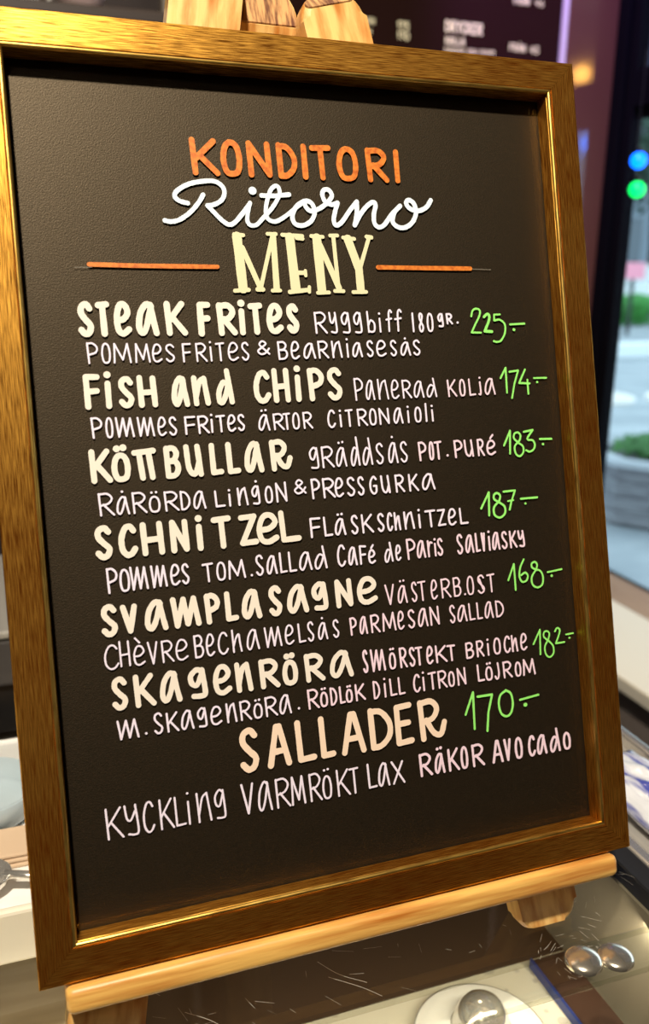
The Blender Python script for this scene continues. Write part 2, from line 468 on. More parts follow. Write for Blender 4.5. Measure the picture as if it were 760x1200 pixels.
# lettering: board coordinates in 0.1 mm; "glyph baseline-left baseline-right top-left top-right"
LETTERS = [
 ('heading|copper','or',3.2,"K -584 1569 -465 1570 -584 1730 -464 1729;O -429 1570 -346 1570 -429 1729 -346 1729;N -292 1571 -185 1571 -292 1729 -185 1729;D -133 1571 -53 1572 -133 1729 -53 1729;I -2 1572 9 1572 -2 1729 8 1729;T 50 1572 139 1573 50 1729 139 1729;O 196 1573 290 1574 196 1729 290 1729;R 364 1574 465 1575 363 1729 465 1729;I 528 1575 530 1575 527 1728 530 1728"),
 ('dish_name','cr',3.31,"S -1195 769 -1145 769 -1194 911 -1145 911;T -1107 769 -1069 769 -1107 911 -1069 911;e -1024 769 -967 769 -1024 911 -967 911;a -920 769 -836 769 -920 912 -835 912;K -776 769 -695 769 -776 912 -695 912"),
 ('dish_name','cr',3.42,"F -614 764 -572 764 -613 908 -572 907;R -513 765 -441 767 -513 904 -440 902;i -401 767 -398 767 -400 904 -398 903;T -350 768 -303 769 -350 903 -303 902;e -256 770 -195 771 -256 901 -195 900;S -150 772 -108 772 -150 899 -108 898"),
 ('dish_description','pk',1.3,"R -7 759 54 759 -7 864 54 864;y 74 759 113 759 74 863 113 863;g 139 759 186 758 138 863 186 863;g 209 758 254 758 209 863 254 862;b 289 760 328 760 289 867 328 866;i 356 760 362 760 356 850 362 850;f 397 763 430 763 397 875 430 875;f 447 764 488 764 447 877 487 877"),
 ('dish_description','pk',1.36,"I 550 760 559 760 550 857 559 857;8 591 760 615 760 590 856 615 856;O 642 760 672 760 642 855 672 854;g 707 785 737 785 707 853 737 853;R 762 800 792 800 761 852 792 851;. 824 804 827 804 824 815 827 815"),
 ('dish_description','pk',1.14,"P -1174 629 -1128 629 -1173 725 -1128 723;O -1106 629 -1070 629 -1106 722 -1069 721;M -1050 629 -972 629 -1050 720 -972 718;M -946 629 -880 629 -946 717 -880 714;e -864 629 -821 629 -863 714 -821 712;S -799 629 -758 629 -799 712 -757 710"),
 ('dish_description','pk',1.19,"F -714 626 -677 626 -714 713 -676 713;R -647 626 -597 627 -646 713 -597 713;i -578 627 -569 627 -578 713 -568 713;T -546 627 -507 627 -545 713 -507 714;e -483 628 -434 628 -483 714 -434 714;S -413 628 -378 628 -413 714 -378 714"),
 ('dish_description','pk',1.22,"& -331 654 -269 655 -331 721 -269 720"),
 ('dish_description','pk',1.29,"B -219 627 -174 628 -219 714 -174 714;e -150 628 -109 628 -150 714 -109 713;a -82 628 -22 629 -82 704 -22 704;R 0 629 51 629 0 713 51 712;n 76 629 127 630 76 712 127 712;i 158 630 165 630 158 716 165 716;a 191 630 242 631 191 703 242 702;S 274 631 307 631 274 711 307 711;e 330 631 381 632 329 711 380 711;S 411 632 443 632 410 711 443 710;å 470 632 524 633 470 701 524 701;S 546 633 583 633 546 710 583 710"),
 ('dish_name','cr',3.08,"F -1194 420 -1140 420 -1194 565 -1140 562;i -1094 420 -1092 420 -1093 560 -1091 560;S -1034 420 -981 420 -1033 550 -980 547;H -940 419 -871 419 -939 552 -871 548"),
 ('dish_name','cr',3.01,"a -776 414 -712 414 -776 546 -712 544;n -671 415 -607 416 -671 543 -606 542;d -552 416 -484 417 -552 540 -484 539"),
 ('dish_name','cr',3.18,"C -355 416 -290 416 -355 557 -290 558;H -253 416 -187 417 -253 567 -187 567;i -130 417 -128 417 -130 563 -128 563;P -61 417 2 417 -61 563 2 563;S 43 417 105 417 43 563 105 564"),
 ('dish_description','pk',1.2,"P 186 400 229 401 186 513 229 510;a 249 401 294 401 249 503 294 500;n 320 401 375 401 320 504 375 500;e 397 401 438 402 397 499 437 496;R 463 402 511 402 463 495 511 491;a 530 402 585 402 530 490 585 487;d 607 403 662 403 606 482 662 478"),
 ('dish_description','p2',1.26,"K 737 400 785 401 736 487 785 488;O 809 401 839 401 809 488 838 488;L 868 401 903 402 868 489 902 489;j 927 402 943 402 927 489 943 489;a 967 402 1027 403 967 489 1027 490"),
 ('dish_description','pk',1.24,"P -1182 271 -1137 271 -1182 365 -1137 363;o -1115 270 -1087 270 -1115 362 -1087 362;m -1067 270 -987 269 -1067 361 -987 358;m -963 269 -889 268 -963 357 -889 355;e -866 268 -830 267 -866 354 -830 353;S -811 267 -777 267 -811 353 -777 351"),
 ('dish_description','pk',1.3,"F -732 267 -683 268 -732 350 -683 350;R -665 268 -616 269 -665 350 -616 350;i -599 270 -597 270 -599 349 -596 349;T -573 270 -533 271 -572 349 -533 349;e -515 271 -478 272 -515 349 -478 349;S -462 272 -431 273 -462 349 -431 349"),
 ('dish_description','pk',1.24,"ä -354 267 -300 267 -354 344 -300 344;R -274 267 -223 266 -274 344 -223 345;T -221 266 -190 266 -221 345 -190 345;O -171 266 -139 266 -171 345 -139 345;R -113 266 -68 266 -113 345 -68 345"),
 ('dish_description','pk',1.31,"C 22 264 59 264 22 350 59 350;i 87 265 97 265 87 341 97 341;T 123 265 158 265 123 349 158 349;R 191 266 241 266 191 349 241 348;O 259 266 293 267 259 348 293 348;N 316 267 370 268 316 348 370 347;a 399 268 448 268 398 347 448 347;i 482 269 485 269 482 346 485 346;o 525 269 558 270 525 346 558 346;l 590 270 592 270 590 364 592 364;i 625 270 632 270 625 345 632 345"),
 ('dish_name','cr',3.09,"K -1196 64 -1117 64 -1195 203 -1116 203;ö -1093 64 -1029 64 -1093 180 -1029 180;Π -993 64 -901 64 -993 194 -901 194;B -837 64 -784 64 -837 200 -783 200;U -738 64 -672 64 -738 202 -672 202;L -611 64 -568 64 -610 202 -568 202;L -525 64 -480 64 -525 202 -480 202;a -434 65 -358 65 -434 202 -358 201;R~ -297 65 -199 65 -296 201 -199 201"),
 ('dish_description','pk',1.29,"g -97 56 -48 56 -97 161 -48 161;R -27 56 34 57 -27 161 34 161;ä 51 57 105 57 51 152 105 153;d 135 57 180 57 135 171 180 171;d 202 57 253 57 202 164 252 164;S 280 57 318 57 280 162 318 162;å 351 57 401 57 350 162 401 163;S 422 58 459 58 422 163 459 163"),
 ('dish_description','p2',1.44,"P 533 59 571 60 532 154 571 153;O 595 60 616 61 595 153 616 153;T 628 61 664 61 628 153 664 153;. 700 73 703 73 700 152 703 152;P 749 63 792 63 749 152 792 152;U 812 64 860 64 812 151 860 151;R 894 65 929 65 894 151 928 151;é 951 66 1001 67 950 142 1001 142"),
 ('dish_description','pk',1.25,"R -1177 -103 -1112 -104 -1177 0 -1112 -3;å -1095 -104 -1040 -104 -1095 -20 -1040 -22;R -1018 -104 -956 -104 -1017 -7 -955 -10;ö -938 -105 -891 -105 -938 -31 -891 -33;R -862 -105 -799 -105 -862 -14 -799 -17;D -783 -105 -743 -106 -783 -17 -742 -19;a -720 -106 -664 -106 -720 -20 -664 -23"),
 ('dish_description','pk',1.32,"L -610 -105 -566 -105 -610 -28 -566 -26;i -540 -105 -535 -105 -540 -33 -535 -33;n -493 -105 -446 -105 -493 -22 -446 -19;g~ -421 -105 -381 -105 -420 -18 -381 -16;o -349 -104 -315 -104 -349 -25 -315 -23;N -290 -104 -237 -104 -290 -11 -237 -8"),
 ('dish_description','pk',1.25,"& -194 -70 -133 -69 -194 0 -133 -2"),
 ('dish_description','pk',1.42,"P -97 -101 -57 -101 -97 -4 -57 -5;R -34 -101 26 -101 -34 -5 26 -7;e 33 -101 74 -101 33 -7 74 -8;S 100 -101 140 -101 100 -8 140 -9;S 161 -101 193 -101 161 -9 192 -10;G 229 -101 269 -101 229 -11 269 -12;U 296 -101 341 -101 296 -12 341 -13;R 380 -101 426 -101 379 -14 426 -15;K 459 -101 509 -101 459 -16 509 -17;a 537 -101 608 -100 537 -17 607 -19"),
 ('dish_name','cr',3.2,"S -1203 -304 -1143 -304 -1203 -165 -1142 -165;C -1090 -304 -1025 -304 -1090 -168 -1025 -168;H -982 -304 -896 -304 -981 -166 -896 -166;N -839 -304 -770 -304 -838 -166 -769 -167;i -711 -304 -700 -304 -710 -167 -700 -167;T -630 -304 -555 -304 -629 -167 -555 -167;Z -492 -304 -417 -305 -492 -167 -417 -168;e -399 -305 -306 -305 -399 -168 -306 -168;L -277 -305 -189 -305 -277 -164 -189 -164"),
 ('dish_description','pk',1.43,"F -121 -302 -69 -302 -121 -206 -69 -207;L -45 -302 -5 -302 -45 -207 -5 -208;ä 15 -302 69 -302 15 -219 69 -221;S 107 -303 141 -303 107 -210 141 -211;K 168 -303 227 -303 168 -211 227 -212;S 258 -303 291 -303 258 -213 291 -213;c 314 -304 339 -304 314 -214 339 -214;h 357 -304 386 -304 357 -215 386 -215;n 414 -304 467 -304 414 -216 467 -217;i 498 -304 506 -304 498 -217 505 -217;T 540 -304 596 -305 540 -218 595 -219;Z 614 -305 657 -305 614 -219 656 -220;e 679 -305 721 -305 679 -220 721 -221;L 750 -305 794 -306 750 -222 793 -223"),
 ('dish_description','pk',1.35,"P -1169 -478 -1125 -477 -1168 -363 -1125 -365;o -1108 -476 -1068 -476 -1108 -373 -1068 -375;m -1057 -475 -980 -474 -1057 -367 -979 -370;m -957 -474 -887 -472 -957 -371 -887 -373;e -863 -472 -823 -471 -863 -374 -822 -376;S -807 -471 -776 -470 -807 -376 -776 -378"),
 ('dish_description','pk',1.3,"T -703 -473 -655 -473 -703 -387 -655 -386;O -631 -472 -592 -472 -631 -386 -592 -386;M -570 -472 -490 -471 -570 -385 -490 -384;. -456 -469 -454 -469 -456 -384 -454 -384"),
 ('dish_description','pk',1.35,"S -428 -468 -393 -468 -428 -370 -393 -371;a -371 -468 -322 -468 -371 -378 -322 -379;L -300 -468 -269 -468 -300 -369 -269 -370;L -251 -468 -217 -468 -251 -370 -217 -371;a -196 -467 -133 -467 -196 -376 -133 -378;d -112 -467 -50 -467 -112 -378 -50 -380"),
 ('dish_description','pk',1.4,"C 16 -466 55 -466 16 -359 55 -363;a 77 -466 120 -467 77 -373 120 -378;F 142 -467 174 -467 142 -373 174 -377;é 191 -467 225 -468 191 -399 225 -403"),
 ('dish_description','pk',1.32,"d 284 -471 327 -469 283 -392 327 -392;e 349 -468 375 -467 349 -390 375 -390"),
 ('dish_description','p2',1.41,"P 417 -469 461 -468 417 -364 461 -367;a 476 -467 521 -466 476 -376 520 -379;r 541 -466 565 -465 541 -383 565 -384;i 582 -465 585 -465 582 -383 585 -383;S 600 -464 627 -464 600 -376 627 -378"),
 ('dish_description','p2',1.47,"S 720 -468 750 -467 720 -365 750 -366;a 772 -467 817 -467 772 -372 816 -374;L 837 -467 858 -466 836 -369 858 -370;v 874 -466 890 -466 874 -370 889 -371;i 918 -466 921 -466 917 -372 921 -372;a 941 -466 982 -465 941 -372 982 -374;S 1001 -465 1031 -465 1001 -374 1031 -375;K 1054 -465 1092 -464 1053 -376 1092 -377;y 1108 -464 1144 -464 1108 -378 1143 -379"),
 ('dish_name','cr',3.06,"S -1205 -677 -1148 -677 -1204 -545 -1148 -545;v -1109 -672 -1055 -672 -1108 -556 -1054 -556;a -997 -676 -909 -676 -996 -546 -909 -546;m -865 -676 -744 -675 -865 -546 -743 -546;P -696 -675 -644 -675 -696 -547 -644 -547;L -594 -675 -552 -675 -593 -547 -552 -547;a -510 -675 -430 -675 -509 -547 -430 -547;S -367 -675 -318 -674 -367 -543 -318 -543;a -270 -674 -178 -674 -269 -548 -178 -548;g -136 -674 -66 -674 -136 -548 -66 -549;N -2 -674 72 -673 -2 -549 72 -549;e 119 -673 212 -673 119 -549 212 -550"),
 ('dish_description','p2',1.23,"V 271 -699 317 -699 271 -596 317 -597;ä 342 -699 392 -699 342 -608 392 -609;S 424 -699 452 -699 424 -598 452 -598;T 464 -699 505 -699 463 -598 504 -599;e 541 -699 574 -699 540 -599 574 -599;R 604 -699 655 -699 604 -600 655 -600;B 679 -699 718 -699 678 -600 718 -601;. 743 -699 745 -699 742 -601 745 -601;O 762 -699 798 -699 762 -601 798 -602;S~ 827 -699 868 -699 827 -602 867 -602;T 889 -699 930 -699 889 -603 930 -603"),
 ('dish_description','pk',1.14,"C -1212 -844 -1150 -844 -1212 -731 -1150 -733;H -1139 -838 -1095 -838 -1138 -719 -1095 -721;è -1074 -842 -1023 -842 -1073 -749 -1023 -752;V -1004 -845 -961 -845 -1003 -740 -961 -742;R -936 -845 -884 -845 -936 -743 -884 -745;e -868 -845 -812 -845 -868 -746 -812 -748"),
 ('dish_description','pk',1.22,"B -774 -844 -734 -844 -774 -737 -734 -738;e -715 -843 -678 -843 -715 -738 -678 -739;c -655 -843 -608 -842 -655 -739 -608 -740;h -582 -842 -538 -841 -581 -733 -538 -734;a -507 -841 -447 -840 -507 -741 -447 -742;m -411 -840 -328 -839 -411 -742 -327 -743;e -304 -838 -261 -838 -303 -743 -261 -744;L -231 -838 -198 -837 -231 -744 -198 -745;S -181 -837 -151 -837 -181 -741 -151 -741;å -124 -836 -77 -836 -124 -752 -77 -753;S -41 -835 -12 -835 -41 -747 -12 -747"),
 ('dish_description','p2',1.32,"P 57 -835 87 -836 57 -749 87 -748;a 110 -836 148 -836 110 -748 148 -748;R 175 -836 220 -837 175 -748 220 -747;M 243 -837 313 -838 243 -747 313 -746;e 331 -838 362 -838 330 -746 362 -746;S 391 -838 427 -839 391 -746 426 -745;a 451 -839 503 -839 451 -745 503 -745;N 524 -839 574 -840 524 -744 574 -744"),
 ('dish_description','p2',1.26,"S 643 -841 671 -841 642 -749 671 -750;a 690 -841 743 -841 690 -755 743 -756;L 763 -841 793 -841 762 -752 793 -752;L 812 -841 839 -842 812 -753 839 -753;a 860 -842 908 -842 860 -754 907 -755;D 931 -842 974 -842 931 -756 974 -757"),
 ('dish_name','cr',2.93,"S -1184 -1036 -1128 -1036 -1183 -898 -1127 -899;K -1076 -1037 -996 -1037 -1075 -900 -996 -901;a -953 -1037 -869 -1037 -952 -902 -868 -903;g -814 -1037 -735 -1037 -814 -904 -735 -906;e -686 -1038 -614 -1038 -686 -907 -614 -908;n -571 -1038 -506 -1038 -571 -909 -505 -910;R -445 -1038 -363 -1039 -445 -911 -363 -912;Ö -323 -1039 -265 -1039 -323 -931 -265 -932;R -202 -1039 -118 -1039 -202 -915 -118 -917;a -67 -1039 41 -1040 -67 -918 41 -920"),
 ('dish_description','p2',1.45,"S 113 -1041 135 -1042 113 -927 135 -929;m 159 -1042 234 -1043 159 -931 234 -936;ö 264 -1043 295 -1043 264 -962 295 -964;R 327 -1044 362 -1044 326 -943 362 -946;S 382 -1044 410 -1045 382 -947 410 -950;T 420 -1045 453 -1045 420 -950 453 -953;e 485 -1046 517 -1046 485 -955 517 -958;K 540 -1046 601 -1047 540 -959 601 -964;T 610 -1047 652 -1047 610 -964 652 -968"),
 ('dish_description','p2',1.4,"B 725 -1048 767 -1048 725 -968 766 -967;R 792 -1048 831 -1048 792 -966 831 -965;i 860 -1048 863 -1048 860 -970 862 -969;o 900 -1048 937 -1048 900 -964 937 -963;c 966 -1048 1000 -1048 965 -963 1000 -962;h 1015 -1048 1047 -1048 1015 -962 1047 -961;e 1072 -1048 1108 -1048 1072 -960 1108 -960"),
 ('dish_description','pk',1.29,"m -1177 -1188 -1083 -1188 -1177 -1101 -1083 -1100;. -1048 -1182 -1043 -1182 -1048 -1100 -1043 -1100;S -1003 -1188 -964 -1188 -1003 -1091 -964 -1091;K -940 -1188 -888 -1188 -940 -1099 -887 -1099;a -870 -1189 -813 -1189 -869 -1099 -813 -1099;g -790 -1189 -744 -1189 -789 -1099 -744 -1098;e -722 -1189 -670 -1189 -721 -1103 -670 -1102;n -640 -1189 -594 -1189 -640 -1098 -593 -1098;R -569 -1189 -518 -1190 -569 -1098 -518 -1097;ö -499 -1190 -460 -1190 -499 -1121 -460 -1121;R -437 -1190 -380 -1190 -437 -1097 -380 -1097;a -363 -1190 -306 -1190 -363 -1097 -306 -1096;. -265 -1179 -261 -1179 -265 -1096 -261 -1096"),
 ('dish_description','p2',1.38,"R -207 -1187 -154 -1186 -207 -1092 -154 -1093;ö -139 -1186 -106 -1185 -139 -1115 -106 -1116;D -83 -1185 -54 -1185 -83 -1099 -54 -1099;L -32 -1184 -8 -1184 -32 -1100 -8 -1100;ö 4 -1184 33 -1183 4 -1121 33 -1121;K 57 -1183 106 -1182 57 -1102 106 -1103"),
 ('dish_description','p2',1.31,"D 160 -1188 190 -1188 160 -1099 190 -1100;i 221 -1188 227 -1188 221 -1100 227 -1100;L 256 -1187 289 -1187 256 -1100 289 -1100;L 306 -1187 337 -1187 306 -1100 337 -1101"),
 ('dish_description','p2',1.35,"C 394 -1187 429 -1187 394 -1098 428 -1098;i 451 -1187 454 -1187 451 -1098 453 -1098;T 484 -1187 524 -1187 484 -1099 524 -1099;R 543 -1187 590 -1187 543 -1099 590 -1099;O 606 -1187 636 -1188 605 -1111 636 -1111;N 661 -1188 708 -1188 661 -1100 708 -1100"),
 ('dish_description','p2',1.41,"L 786 -1185 822 -1186 786 -1097 822 -1098;ö 837 -1186 873 -1187 837 -1116 873 -1117;J 894 -1187 922 -1188 893 -1101 922 -1102;R 949 -1188 999 -1189 949 -1103 998 -1104;O 1025 -1190 1057 -1191 1025 -1115 1056 -1116;M 1077 -1191 1149 -1193 1077 -1107 1148 -1110"),
 ('dish_name','c2',3.48,"S -581 -1444 -504 -1444 -580 -1248 -503 -1248;A -435 -1445 -337 -1445 -435 -1251 -337 -1251;L -279 -1446 -200 -1446 -279 -1251 -200 -1251;L -150 -1446 -94 -1447 -150 -1251 -94 -1251;A -31 -1447 77 -1448 -31 -1251 77 -1251;D 129 -1448 235 -1449 129 -1251 235 -1251;E 280 -1449 358 -1450 280 -1252 358 -1252;R~ 419 -1450 564 -1451 419 -1252 563 -1252"),
 ('dish_description','pk',1.26,"K -1267 -1657 -1193 -1657 -1267 -1512 -1192 -1513;y -1179 -1657 -1115 -1657 -1178 -1513 -1115 -1514;c -1092 -1658 -1043 -1658 -1091 -1514 -1043 -1515;K -1011 -1658 -948 -1658 -1010 -1515 -948 -1516;L -936 -1658 -890 -1658 -935 -1516 -890 -1517;i -876 -1658 -865 -1658 -876 -1517 -864 -1517;n -826 -1659 -761 -1659 -826 -1517 -761 -1518;g -740 -1659 -685 -1659 -739 -1518 -685 -1519"),
 ('dish_description','pk',1.36,"V -597 -1664 -542 -1664 -597 -1515 -541 -1517;a -514 -1664 -447 -1665 -513 -1518 -447 -1520;R -418 -1665 -349 -1665 -417 -1521 -349 -1523;M -335 -1665 -268 -1665 -335 -1524 -268 -1526;R -236 -1665 -177 -1665 -236 -1527 -177 -1529;ö -165 -1665 -122 -1666 -165 -1550 -122 -1551;K -85 -1666 -20 -1666 -85 -1533 -20 -1535;T -14 -1666 31 -1666 -14 -1535 31 -1537"),
 ('dish_description','pk',1.43,"L 90 -1657 134 -1657 90 -1531 134 -1535;a 149 -1658 207 -1658 148 -1536 206 -1540;X 228 -1658 295 -1659 228 -1542 295 -1547"),
 ('dish_description','p2',1.8,"R 396 -1646 460 -1646 396 -1533 459 -1533;ä 485 -1646 536 -1647 484 -1545 536 -1545;K 568 -1647 625 -1647 568 -1534 625 -1534;O 646 -1647 679 -1647 645 -1534 679 -1535;R 716 -1648 781 -1648 716 -1535 781 -1535"),
 ('dish_description','p2',1.89,"A 843 -1649 899 -1650 843 -1533 899 -1536;V 919 -1650 952 -1650 919 -1537 952 -1538;o 989 -1650 1026 -1650 988 -1540 1025 -1542;c 1074 -1650 1110 -1651 1074 -1545 1109 -1546;a 1130 -1651 1185 -1651 1130 -1547 1184 -1550;d 1216 -1651 1274 -1651 1215 -1552 1274 -1555;o 1306 -1651 1344 -1652 1305 -1562 1344 -1564"),
]
STROKES = [
 ('heading|script','wh',"~ 2.39 -629 1413 -671 1424 -692 1446 -677 1474 -621 1507 -555 1524 -490 1529 -450 1509 -437 1475 -453 1437 -490 1413 -527 1405;~ 2.36 -751 1324 -722 1319 -679 1329 -622 1367 -575 1417 -548 1458;~ 2.41 -530 1405 -494 1366 -457 1329 -425 1312 -396 1324 -360 1361 -310 1420;~ 2.25 -308 1426 -323 1377 -329 1333 -314 1312 -283 1315 -249 1346 -189 1408 -149 1470 -148 1508 -166 1518 -193 1495 -216 1440 -228 1385 -219 1347 -187 1334 -152 1346 -103 1378 -66 1407 -10 1447;- 2.48 -244 1466 -173 1466 -95 1476;~ 2.53 -16 1445 -61 1415 -86 1365 -75 1326 -32 1318 15 1343 38 1388 27 1432 -4 1447 -12 1423 15 1395 64 1408 110 1440 141 1477 126 1508 99 1507 88 1482 102 1446 137 1432 168 1442;~ 2.57 170 1442 155 1403 141 1352 152 1324 186 1342 237 1405 280 1452;~ 2.6 280 1452 275 1390 258 1327;~ 2.63 258 1327 294 1384 337 1431 374 1453 387 1436 373 1387 373 1341 396 1320 431 1335 477 1390 531 1438;~ 2.69 531 1438 494 1402 480 1352 509 1324 553 1323 598 1353 624 1406 613 1455 585 1471 568 1454 590 1425 640 1415 689 1437 718 1475;- 4.23 -291 1488 -289 1487"),
 ('heading|serif','c3',"- 5.08 -391 1253 -380 989;- 1.99 -406 1264 -357 1260;- 2.21 -423 978 -351 983;- 2.89 -368 1197 -291 997;- 2.45 -304 985 -275 985;- 2.25 -284 1000 -203 1260;- 2.03 -228 1270 -184 1270;- 3.37 -199 1257 -202 990;- 2.03 -225 979 -184 980;- 5.23 -110 1254 -99 990;- 2.06 -150 1267 -41 1263;- 2.06 -73 1252 -40 1249;- 2.29 -94 1072 -41 1072;- 1.83 -39 1083 -39 1057;- 2.29 -133 972 -31 983;- 1.83 -24 999 -26 972;- 5.08 38 1254 44 984;- 2.08 8 1264 72 1261;- 2.09 21 968 83 970;- 3.27 54 1216 142 991;- 2.33 131 1264 138 995;- 2.1 114 1269 154 1270;- 2.1 117 978 165 977;- 4.96 212 1252 259 1106;- 2.12 186 1260 249 1254;- 2.36 333 1261 270 1101;- 2.38 321 1267 348 1264;- 4.73 262 1104 264 984;- 2.13 220 972 294 973"),
 ('heading|rule','or',"- 2.29 -1132 1103 -907 1099 -505 1098"),
 ('heading|rule','or',"- 2.46 374 1105 637 1104 931 1104"),
 ('heading|thin','pc',"- 0.3 -1202 1088 -1121 1089"),
 ('heading|thin','pc',"- 0.32 925 1102 1060 1099"),
 ('price','gn',"~ 1.27 914 839 926 871 949 881 970 871 965 841 932 788 909 749;- 1.27 909 749 967 747;~ 1.79 994 835 1014 850 1027 843 1022 811 992 755;- 1.79 992 755 1038 752;- 1.15 1097 848 1059 847 1057 814;~ 1.29 1057 814 1093 818 1123 792 1120 744 1092 702 1063 694 1045 699;- 1.31 1157 791 1251 795;- 1.95 1179 761 1181 761"),
 ('price','gn',"- 1.29 1070 490 1107 547 1105 407;- 1.3 1130 524 1187 530 1156 454 1135 376;- 1.3 1232 534 1188 459 1256 454;- 1.31 1243 475 1243 396;- 1.19 1287 484 1369 483;- 1.58 1306 460 1307 460"),
 ('price','gn',"- 1.35 1060 111 1105 192 1095 63;~ 1.35 1150 124 1127 148 1132 173 1155 180 1170 162 1161 133 1129 103 1132 61 1156 45 1181 66 1181 100 1153 121;- 1.37 1194 181 1253 189;~ 1.37 1253 189 1213 140 1248 130 1260 104 1250 79 1223 67 1201 76;- 1.38 1296 135 1373 132;- 1.68 1313 105 1315 105"),
 ('price','gn',"- 1.47 885 -231 940 -145 932 -273;~ 1.48 999 -205 971 -185 973 -161 992 -153 1010 -168 1001 -198 967 -230 966 -272 999 -291 1033 -270 1033 -231 1001 -205;- 1.34 1034 -148 1108 -146 1080 -207 1065 -252;- 1.2 1058 -203 1092 -200;- 1.37 1142 -196 1249 -196;- 1.51 1169 -225 1170 -225"),
 ('price','gn',"- 1.29 1022 -647 1065 -560 1065 -706;~ 1.3 1131 -540 1105 -583 1095 -631 1109 -664 1137 -662 1150 -636 1135 -615 1107 -627;~ 1.31 1210 -608 1182 -591 1181 -569 1202 -561 1215 -577 1207 -603 1175 -645 1177 -688 1209 -708 1241 -692 1248 -649 1234 -616 1211 -606;- 1.2 1281 -628 1376 -620;- 1.72 1306 -651 1307 -651"),
 ('price','gn',"- 1.18 1153 -1026 1202 -949 1194 -1090;~ 1.18 1247 -1016 1224 -991 1229 -967 1249 -963 1262 -981 1250 -1014 1227 -1048 1229 -1091 1253 -1113 1280 -1094 1281 -1053 1255 -1020;~ 1.2 1300 -971 1315 -954 1332 -963 1327 -989 1301 -1039;- 1.2 1301 -1040 1358 -1040;- 1.07 1372 -998 1421 -996;- 1.34 1393 -1020 1395 -1020"),
 ('price','gn',"- 1.52 691 -1357 746 -1242 740 -1444;- 1.53 773 -1270 864 -1271 833 -1365 818 -1468;~ 1.55 954 -1261 916 -1283 902 -1332 914 -1386 948 -1406 977 -1387 991 -1338 982 -1282 951 -1260;- 1.43 1039 -1327 1160 -1316;- 2.52 1069 -1360 1073 -1360"),
]
SIGN = [('DRYCKER', 0.7087, 0.791, 0.5293, 0.0177, 0.5291, 0.0034), ('KALLA', 0.71, 0.7528, 0.5071, 0.0119, 0.5077, 0.0024), ('wwww ww www', 0.709, 0.8204, 0.492, 0.009, 0.495, 0.0017), ('FRÅN', 0.8524, 0.8897, 0.5068, 0.0122, 0.5068, 0.0022), ('45', 0.8997, 0.9216, 0.5061, 0.0123, 0.5063, 0.0022), ('FRÅN', 0.855, 0.8919, 0.5907, 0.0119, 0.5913, 0.0022), ('46', 0.9037, 0.9253, 0.5909, 0.012, 0.5915, 0.0017), ('175', 0.6078, 0.6327, 0.5248, 0.0116, 0.5241, 0.0024), ('170', 0.6085, 0.6335, 0.5073, 0.0117, 0.5065, 0.0024), ('wwww', 0.5189, 0.5621, 0.5268, 0.0114, 0.5264, 0.0018), ('www', 0.5211, 0.5557, 0.5098, 0.01, 0.5085, 0.0018)]

# ---------------------------------------------------------------- framed menu board
LEAN = R(16)
EX = Vector((1, 0, 0))
EU = Vector((0, math.sin(LEAN), math.cos(LEAN)))
EN = Vector((0, -math.cos(LEAN), math.sin(LEAN)))
WI, HI, TF = 0.290, 0.4139, 0.01835
WO, HO = WI + 2 * TF, HI + 2 * TF
# board frame: local x right, local y up the board, local z towards the reader
BR = Matrix((EX, EU, EN)).transposed()
menu = empty('menu_board', 'gold framed black menu board hand-lettered in cream, pink and green, leaning on the wooden easel', 'menu board', (0, 0, 0))
menu.rotation_euler = BR.to_euler()


def rail(length, ang, centre):
    # profile (across from outer edge 0 to inner, height towards viewer)
    prof = [(0.0, -0.0165), (0.0, -0.0009), (0.0004, -0.0002), (0.0011, 0.0), (TF - 0.0026, 0.0), (TF - 0.0024, -0.0010), (TF - 0.0004, -0.0026), (TF + 0.0002, -0.0060), (TF + 0.0007, -0.0100), (TF - 0.006, -0.0102), (TF - 0.006, -0.0165)]
    bm = bmesh.new()
    A, B = [], []
    for a, h in prof:
        hl = length / 2 - a - 0.00006
        A.append(bm.verts.new((-hl, a, h)))
        B.append(bm.verts.new((hl, a, h)))
    n = len(prof)
    for i in range(n):
        j = (i + 1) % n
        bm.faces.new((A[i], A[j], B[j], B[i]))
    bm.faces.new(A[::-1])
    bm.faces.new(B)
    o = link('frame_rail', bm, M['gold'], menu, world=False)
    o.location = centre
    o.rotation_euler = (0, 0, ang)
    bead = bmesh.new()
    A, B = [], []
    for k in range(9):
        t = math.pi * (k / 8 * 1.02)
        a, h = TF - 0.0012 - 0.00125 * math.cos(t), -0.0010 + 0.00125 * math.sin(t)
        hl = length / 2 - a - 0.00006
        A.append(bead.verts.new((-hl, a, h)))
        B.append(bead.verts.new((hl, a, h)))
    for i in range(8):
        bead.faces.new((A[i], A[i + 1], B[i + 1], B[i]))
    bead.faces.new((A[0], B[0], B[8], A[8]))
    bead.faces.new(A[::-1])
    bead.faces.new(B)
    link('inner_bead', bead, M['bead'], o, smooth=False, world=False, label='bright gold inner bead')
    return o


